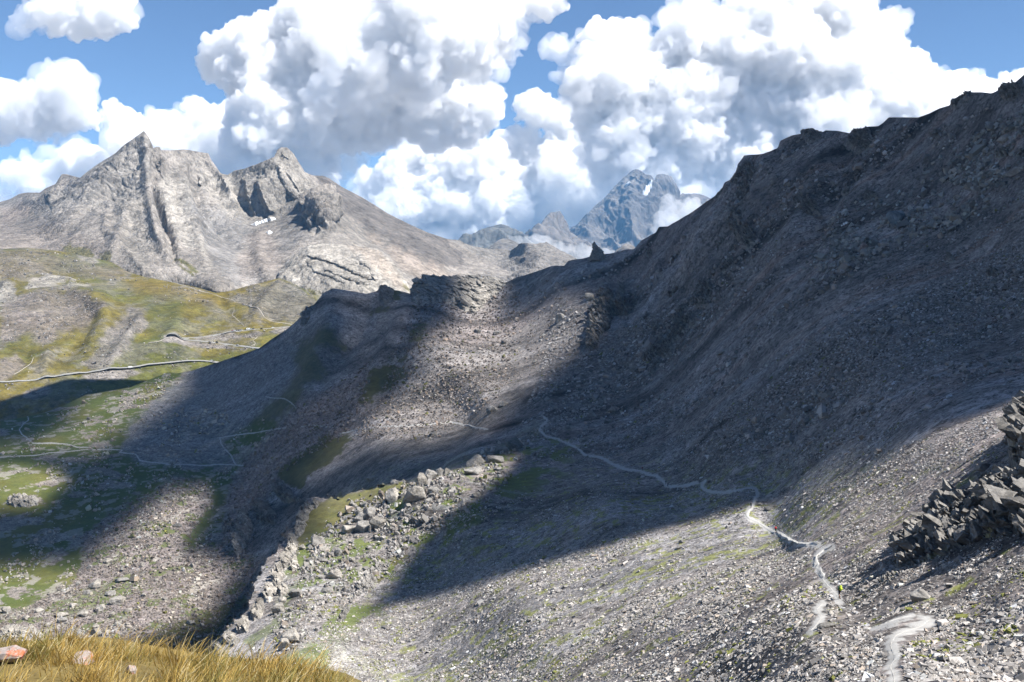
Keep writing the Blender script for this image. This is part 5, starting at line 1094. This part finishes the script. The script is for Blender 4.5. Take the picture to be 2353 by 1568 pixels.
person(1476, 1083, .9, C_['red'], C_['grey'], C_['black'], H_('brown', 'hair'), 'hiker in a red jacket on the shaded trail', s=1.0, stride=-1)
person(1288, 1011, .9, C_['navy'], C_['black'], C_['black'], H_('brown', 'hair'), 'farthest hiker, dark clothes, where the shaded trail climbs', s=1.0)

# ================================================================= CARS ON THE PASS ROAD
GLASS = cmat('car_glass', (.02, .025, .03), .08, .02, spec=.6); TYRE = cmat('tyre_rubber', (.02, .02, .02)); RIMM = cmat('rim_alloy', (.5, .5, .52), .35, metal=.7); LAMP = cmat('lamp_glass', (.7, .7, .68), .15)
def loft(bm, secs):
    """skin through closed cross-sections"""
    R = [[bm.verts.new(p) for p in s] for s in secs]; n = len(R[0])
    for i in range(len(R)-1):
        for j in range(n): bm.faces.new((R[i][j], R[i][(j+1) % n], R[i+1][(j+1) % n], R[i+1][j]))
    bm.faces.new(R[0][::-1]); bm.faces.new(R[-1])
def wheels(root, xs, w, rad):
    for x in xs:
        for sgn in (1, -1):
            bm = bmesh.new(); tube(bm, (x, sgn*(w/2-.2), rad), (x, sgn*(w/2), rad), rad, n=20); t = bm_obj('wheel', bm, TYRE, root, False)
            bm = bmesh.new(); tube(bm, (x, sgn*(w/2-.1), rad), (x, sgn*(w/2+.012), rad), rad*.62, n=16); bm_obj('rim', bm, RIMM, t)
def sect(x, w, z0, z1, z2=None, tw=.8):
    """cross-section of a car body at x: sill z0, shoulder z1, roof z2"""
    if z2 is None: z2 = z1+.01; tw = .98
    return [(x, -w/2*.94, z0), (x, -w/2, (z0+z1)/2), (x, -w/2*.98, z1), (x, -w/2*tw, z2), (x, w/2*tw, z2), (x, w/2*.98, z1), (x, w/2, (z0+z1)/2), (x, w/2*.94, z0)]
def make_car(est=False):
    r = empty('parked_car'); paint = cmat('car_paint', (.5, .5, .5), .3, .02)
    bm = bmesh.new(); e = 2.05
    loft(bm, [sect(-2.1, 1.5, .4, .62), sect(-2.02, 1.68, .26, .84), sect(-1.4, 1.76, .22, .92), sect(0, 1.78, .2, .93), sect(.95, 1.77, .2, .92), sect(1.75, 1.7, .22, .78), sect(2.08, 1.5, .3, .62)]); bm_obj('body', bm, paint, r, True)
    bm = bmesh.new(); rear = -1.95 if est else -1.75
    loft(bm, [sect(rear, 1.5, .90, .93, 1.0, .9), sect(rear+.35, 1.6, .90, .95, 1.40, .80), sect(-.6, 1.64, .90, .95, 1.47, .80), sect(.15, 1.64, .90, .95, 1.44, .80), sect(1.0, 1.5, .88, .92, .95, .9)]); bm_obj('window', bm, GLASS, r, True)
    bm = bmesh.new(); loft(bm, [[(x, y, z) for y, z in ((-w, 1.40+h), (-w*.9, 1.45+h), (w*.9, 1.45+h), (w, 1.40+h))] for x, w, h in ((rear+.3, .58, -.03), (-.6, .66, .05), (.2, .62, .02))]); bm_obj('roof', bm, paint, r, True)
    for sgn in (1, -1):
        bm = bmesh.new(); box(bm, (1.98, sgn*.58, .66), (.16, .32, .14), .04); bm_obj('headlight', bm, LAMP, r)
    wheels(r, (1.28, -1.28), 1.76, .32)
    return r
def make_camper():
    r = empty('camper_van'); paint = cmat('camper_white', (.78, .78, .76), .4, .03)
    bm = bmesh.new(); box(bm, (-.7, 0, 1.75), (5.0, 2.2, 2.5), .12); box(bm, (1.5, 0, 2.55), (1.6, 2.15, .85), .2); bm_obj('cabin', bm, paint, r)
    bm = bmesh.new(); loft(bm, [sect(1.5, 2.0, .45, 1.3, 2.2, .86), sect(2.2, 2.0, .4, 1.3, 2.0, .84), sect(2.9, 1.95, .4, 1.15, 1.3, .9), sect(3.45, 1.7, .45, .85)]); bm_obj('cab', bm, paint, r, True)
    bm = bmesh.new(); loft(bm, [sect(1.7, 2.03, 1.3, 1.4, 2.05, .86), sect(2.3, 2.02, 1.28, 1.36, 1.95, .85), sect(2.85, 1.9, 1.2, 1.24, 1.32, .9)]); bm_obj('window', bm, GLASS, r, True)
    for sgn in (1, -1):
        bm = bmesh.new(); box(bm, (-1.4, sgn*1.09, 2.0), (1.1, .06, .55), .02); bm_obj('window', bm, GLASS, r)
    wheels(r, (2.4, -1.9), 2.0, .36)
    return r
def copy_tree(o, parent=None):
    c = o.copy(); COL.objects.link(c); c.parent = parent
    for ch in list(o.children): copy_tree(ch, c)
    return c
def repaint(o, mat):
    for c in o.children:
        if c.name.split('.')[0] in ('body', 'roof'): c.material_slots[0].link = 'OBJECT'; c.material_slots[0].material = mat
PAINT = {k: cmat('paint_'+k, v, .25, .02, spec=.5) for k, v in dict(white=(.75, .75, .74), black=(.02, .02, .022), grey=(.16, .17, .18), red=(.3, .03, .03), silver=(.45, .46, .47), blue=(.04, .06, .12)).items()}
car0, car1, camp0 = make_car(), make_car(True), make_camper(); used_ = set()
def park(proto, a, b, paint, label, cat='car', group='cars on the pass road', side=0, flip=False):
    Pp = np.concatenate([np.stack([np.interp(np.linspace(0, len(r)-1, 200), range(len(r)), np.array(r)[:, i]) for i in (0, 1)], -1) for r in ROADS]); i = int(((Pp-np.array([a, b]))**2*np.array([1, 6])).sum(1).argmin())
    i = min(i, len(Pp)-2); q = Pp[i:i+2]; G, n = hills.ground(q[:, 0], q[:, 1]); d = G[1]-G[0]
    o = proto if proto.name not in used_ else copy_tree(proto); used_.add(proto.name)
    yaw = math.atan2(d[1], d[0])+(math.pi if flip else 0); L = G[0]+(n[0]*.5+np.array([0, 0, .5]))*(.25+.00025*G[0][1])
    o.location = Vector(L)+Vector((math.sin(yaw), -math.cos(yaw), 0))*side; o.rotation_euler = (0, 0, yaw)
    if paint: repaint(o, PAINT[paint])
    tag(o, label, cat, group)
park(car0, 532, 760, 'red', 'dark red car, first in the row parked by the upper pass road', side=-2.6)
park(car1, 537, 759.4, 'white', 'white car parked just behind the dark red car', side=-2.6)
park(car0, 541.5, 758.6, 'grey', 'grey car parked in the row on the upper pass road', side=-2.6)
park(car1, 546, 757.8, 'black', 'dark car parked where the row on the upper pass road thins out', side=-2.6)
park(car0, 553.5, 757, 'silver', 'silver grey car parked left of the path mouth', side=-2.4, flip=True)
park(car0, 562, 756, 'grey', 'grey car parked right of the path mouth beside the camper van', side=-2.4)
park(camp0, 568, 755, None, 'white camper van parked at the path mouth on the upper pass road', 'camper van', 'camper vans on the pass road', side=-3.0)
park(car1, 575, 754.6, 'white', 'low white car parked right of the camper van', side=-2.4)
park(car0, 580.5, 754.4, 'black', 'black car parked right of the low white car', side=-2.4, flip=True)
park(car1, 600, 752.6, 'black', 'black car alone on the upper pass road', side=1)
park(car0, 627, 751, 'white', 'white car farthest right on the upper pass road', side=1, flip=True)
park(car1, 388, 777, 'grey', 'grey car in the hairpin bend', side=-1)
park(car0, 408, 778, 'blue', 'dark blue car just past the hairpin bend', side=1, flip=True)
park(car0, 546, 792, 'silver', 'silver car driving on the middle stretch of the pass road', side=1)
park(car1, 500, 786, 'black', 'small black car on the middle stretch of the pass road', side=1)
park(car0, 415, 834.5, 'black', 'dark car on the lower stretch of the pass road', side=1)
park(car1, 485, 831.5, 'white', 'white car at the lower road bend, left of two', side=-1.5)
park(car0, 492, 833, 'black', 'black car at the lower road bend beside the white car', side=1.5)
park(camp0, 298, 853, None, 'white camper van on the lower pass road', 'camper van', 'camper vans on the pass road', side=1)
park(car1, 315, 850.5, 'black', 'dark car just ahead of the camper van on the lower road', side=1)

# ================================================================= THE GRASSY STANDPOINT
def knoll_z(x, y):
    z = -1.985+.045*np.maximum(0, -x-1.3)+.05*np.sin(x*1.7+.6)*np.sin(y*1.3)+.03*np.sin(x*4.1)
    z = z-.20*np.maximum(0, y-4.9-.15*np.sin(x*2.3))**1.6-.55*np.maximum(0, x+1.15)**1.2
    return z+.33*sstep(1.5, -1.0, y)
gx_, gy_ = np.meshgrid(np.linspace(-7, 4.5, 160), np.linspace(-4, 9, 170), indexing='ij'); gz_ = knoll_z(gx_, gy_)
kp = np.stack([gx_, gy_, gz_], -1).reshape(-1, 3); kp[:, 2] += .025*fbm(kp, .5, 4, 951)
edge_ = np.maximum(0, np.maximum(np.abs(kp[:, 0]+1.2)-4.5, kp[:, 1]-7.6)); kp[:, 2] -= edge_*2.2
kc = np.repeat(np.array([[.16, .12, .045]]), len(kp), 0)*(1+.4*fbm(kp, .35, 4, 953))[:, None]
M_SOIL = ground_mat('knoll_turf', [(.03, .4), (.11, .4)], .5, .3, noise=.25)
kn = mesh_obj('grassy_knoll', kp, grid_faces(160, 170)[:, ::-1], M_SOIL, col=np.clip(kc, .02, .5), attrs={'stone': np.full(len(kp), .5)}); kn['kind'] = 'structure'
def grass(n, seed):
    r = np.random.default_rng(seed); nt_ = 420
    tx = -4.6+r.random(nt_)*4.6; ty = 3.5+r.random(nt_)*2.4; tall = .5+.6*sstep(-2.9, -1.9, tx)*sstep(-.75, -1.3, tx)+.25*r.random(nt_)
    wgt = (.35+.9*sstep(-2.9, -2.0, tx)*sstep(-.7, -1.2, tx)); tid = r.choice(nt_, n, p=wgt/wgt.sum())
    ang = r.random(n)*2*np.pi; rad = np.abs(r.normal(size=n))*.10; x = tx[tid]+np.cos(ang)*rad; y = ty[tid]+np.sin(ang)*rad; z = knoll_z(x, y)
    ln = .070*tall[tid]*np.exp(r.normal(size=n)*.5); ln = np.minimum(ln, .2); ln[r.random(n) < .006] *= 1.4
    lean = .25+.55*r.random(n); la = np.where(r.random(n) < .7, ang, r.random(n)*2*np.pi)+r.normal(size=n)*.5
    dx, dy = np.cos(la)*lean+.12, np.sin(la)*lean; wd = .0016+.0016*r.random(n); sx, sy = -np.sin(la+1.0), np.cos(la+1.0)
    V = np.zeros((n, 7, 3))
    for k, (t, wk) in enumerate(((0, 1.0), (.4, .9), (.75, .55), (1.0, 0))):
        cx, cy, cz = x+dx*ln*t**1.7, y+dy*ln*t**1.7, z-.01+ln*t*(1-.28*lean*t)
        if k < 3:
            V[:, 2*k] = np.stack([cx-sx*wd*wk, cy-sy*wd*wk, cz], -1); V[:, 2*k+1] = np.stack([cx+sx*wd*wk, cy+sy*wd*wk, cz], -1)
        else: V[:, 6] = np.stack([cx, cy, cz], -1)
    tri = np.array([(0, 1, 3), (0, 3, 2), (2, 3, 5), (2, 5, 4), (4, 5, 6)]); Fc = (np.arange(n)[:, None, None]*7+tri[None]).reshape(-1, 3)
    tone = r.random((nt_, 1))[tid]*.55+r.random((n, 1))*.45; green = (r.random((nt_, 1))[tid] < (.45+.3*sstep(-2.2, -3.5, tx))[tid][:, None])*(.35+.5*r.random((n, 1)))
    c = np.array([.52, .38, .11])*(1-tone)+np.array([.33, .20, .045])*tone; c = c*(1-green)+np.array([.13, .15, .04])*green
    c[r.random(n) < .12] = (.58, .48, .26); c = np.repeat(c, 7, 0)*np.tile(np.array([.7, .7, .9, .9, 1.05, 1.05, 1.15]), n)[:, None]
    t = NT('dry_grass'); col = t.add('ShaderNodeAttribute', attribute_name='Col').outputs['Color']; t.set(t.b.inputs['Base Color'], col); t.b.inputs['Roughness'].default_value = .6
    tr = t.add('ShaderNodeBsdfTranslucent', {'Color': col}); mx = t.add('ShaderNodeMixShader', {0: .4, 1: t.b.outputs[0], 2: tr.outputs[0]}); t.t.links.new(mx.outputs[0], t.out.inputs['Surface'])
    return tag(mesh_obj('dry_grass', V.reshape(-1, 3), Fc, t.m, col=c), kind='stuff')
grass(30000, 77)
def lichen_mat():
    t = NT('lichen_rock'); p = t.add('ShaderNodeTexCoord').outputs['Object']; n1 = t.add('ShaderNodeTexNoise', {'Vector': p, 'Scale': 16.0, 'Detail': 8.0, 'Roughness': .7}).outputs['Fac']; n2 = t.add('ShaderNodeTexNoise', {'Vector': p, 'Scale': 45.0, 'Detail': 6.0}).outputs['Fac']
    base = t.ramp(n2, [(.3, (.2, .165, .15)), (.7, (.34, .29, .26))]); k = t.ramp(n1, [(.50, (0, 0, 0)), (.60, (1, 1, 1))])
    t.set(t.b.inputs['Base Color'], t.mix(k, base, (.36, .11, .05, 1))); t.b.inputs['Roughness'].default_value = .9
    return t.m
M_LICH = lichen_mat()
for i, (x, y, sx, sy, sz, lab) in enumerate([(-2.55, 5.2, .10, .08, .05, 'pinkish stone with orange lichen at the far left of the knoll'), (-2.22, 5.3, .09, .07, .055, 'pale stone with a red lichen patch beside the leftmost lichen stone'), (-1.95, 5.25, .035, .03, .04, 'small reddish lichen stone right of the pale stone'),
        (-1.72, 4.75, .22, .12, .05, 'flat pale stone half sunk in the dry grass'), (-2.5, 4.45, .16, .1, .04, 'flat greenish grey stone in the grass at the lower left')]):
    V, Fc = rock_mesh(900+i, .8, 22); V = V*(1+.12*fbm(V+i, .8, 3, 31))[:, None]; V = V/np.abs(V).max(0)*np.array([sx, sy, sz])*.85; o = mesh_obj('lichen_rock', V, Fc, M_LICH, smooth=False); o.location = (x, y, float(knoll_z(np.array(x), np.array(y)))+sz*.45); o.rotation_euler = (0, 0, i*1.3)
    tag(o, lab, 'rock', 'stones on the grassy knoll')
HAZE = 3.0e-5
# ================================================================= LIGHT, AIR, CAMERA
w = bpy.data.worlds.new('World'); SC.world = w; w.use_nodes = True; nt = w.node_tree
sky = nt.nodes.new('ShaderNodeTexSky'); sky.sky_type = 'NISHITA'; sky.sun_disc = False
sky.sun_elevation = SUN_EL; sky.sun_rotation = SUN_AZ; sky.altitude = 2800; sky.air_density = 1.0; sky.dust_density = 0; sky.ozone_density = 4.5
bg = nt.nodes['Background']; bg.inputs['Strength'].default_value = .058
nt.links.new(sky.outputs[0], bg.inputs['Color'])
ld = bpy.data.lights.new('sun', 'SUN'); ld.energy = 5.0; ld.angle = math.radians(.3); ld.color = (1, .97, .93)
lo = bpy.data.objects.new('sun', ld); COL.objects.link(lo)
lo.rotation_euler = Vector(SUN).to_track_quat('Z', 'Y').to_euler(); lo.location = Vector(SUN)*3000
cd = bpy.data.cameras.new('camera'); cam = bpy.data.objects.new('camera', cd); COL.objects.link(cam)
cam.rotation_euler = (math.radians(90), 0, 0); cd.sensor_width = 36; cd.lens = 36
cd.shift_y = -(784-HZ)/F; cd.clip_start = .3; cd.clip_end = 90000
SC.camera = cam
SC.view_settings.view_transform = 'Standard'; SC.view_settings.look = 'None'; SC.view_settings.exposure = 1.25
SC.render.engine = 'CYCLES'
SC.cycles.max_bounces = 16; SC.cycles.diffuse_bounces = 3; SC.cycles.transparent_max_bounces = 24; SC.cycles.volume_bounces = 16
SC.cycles.use_adaptive_sampling = True; SC.cycles.adaptive_threshold = .03; SC.cycles.use_denoising = True
# the lowland all round, out to the horizon, and the air over it
R_ = 60000.0; rr = np.concatenate([[0], np.geomspace(200, R_, 60)]); aa = np.linspace(0, 2*np.pi, 121)[:-1]
gp = np.array([[r*math.sin(t), r*math.cos(t), 0] for r in rr[1:] for t in aa]+[[0, 0, 0]]); gp[:, 2] = -430+60*fbm(gp, 2500, 5, 801)-gp[:, 1]*0
nf = len(rr)-2; q = np.arange(nf)[:, None]*120+np.arange(120)[None]; q2 = np.arange(nf)[:, None]*120+(np.arange(120)[None]+1) % 120
gf = np.stack([q, q2, q2+120, q+120], -1).reshape(-1, 4)[:, ::-1]
gc = np.repeat((SCREE*1.1)[None], len(gp), 0)+np.array([.03, .03, .02])*sstep(-.4, .4, fbm(gp, 1500, 4, 811))[:, None]
lowland = mesh_obj('lowland_ground', gp, gf, MAT_FARROCK, col=gc, attrs={'stone': np.full(len(gp), .5)}); lowland['kind'] = 'structure'
bm = bmesh.new(); bmesh.ops.create_cube(bm, size=1)
for v in bm.verts: v.co = ((v.co.x)*13000, 6150+v.co.y*13000, -500+(v.co.z+.5)*1610)
me = bpy.data.meshes.new('haze'); bm.to_mesh(me); bm.free(); hz = bpy.data.objects.new('haze', me); COL.objects.link(hz); hz['kind'] = 'stuff'
me.materials.append(vapour_mat('haze_air', HAZE, color=(.22, .55, 1.0)))
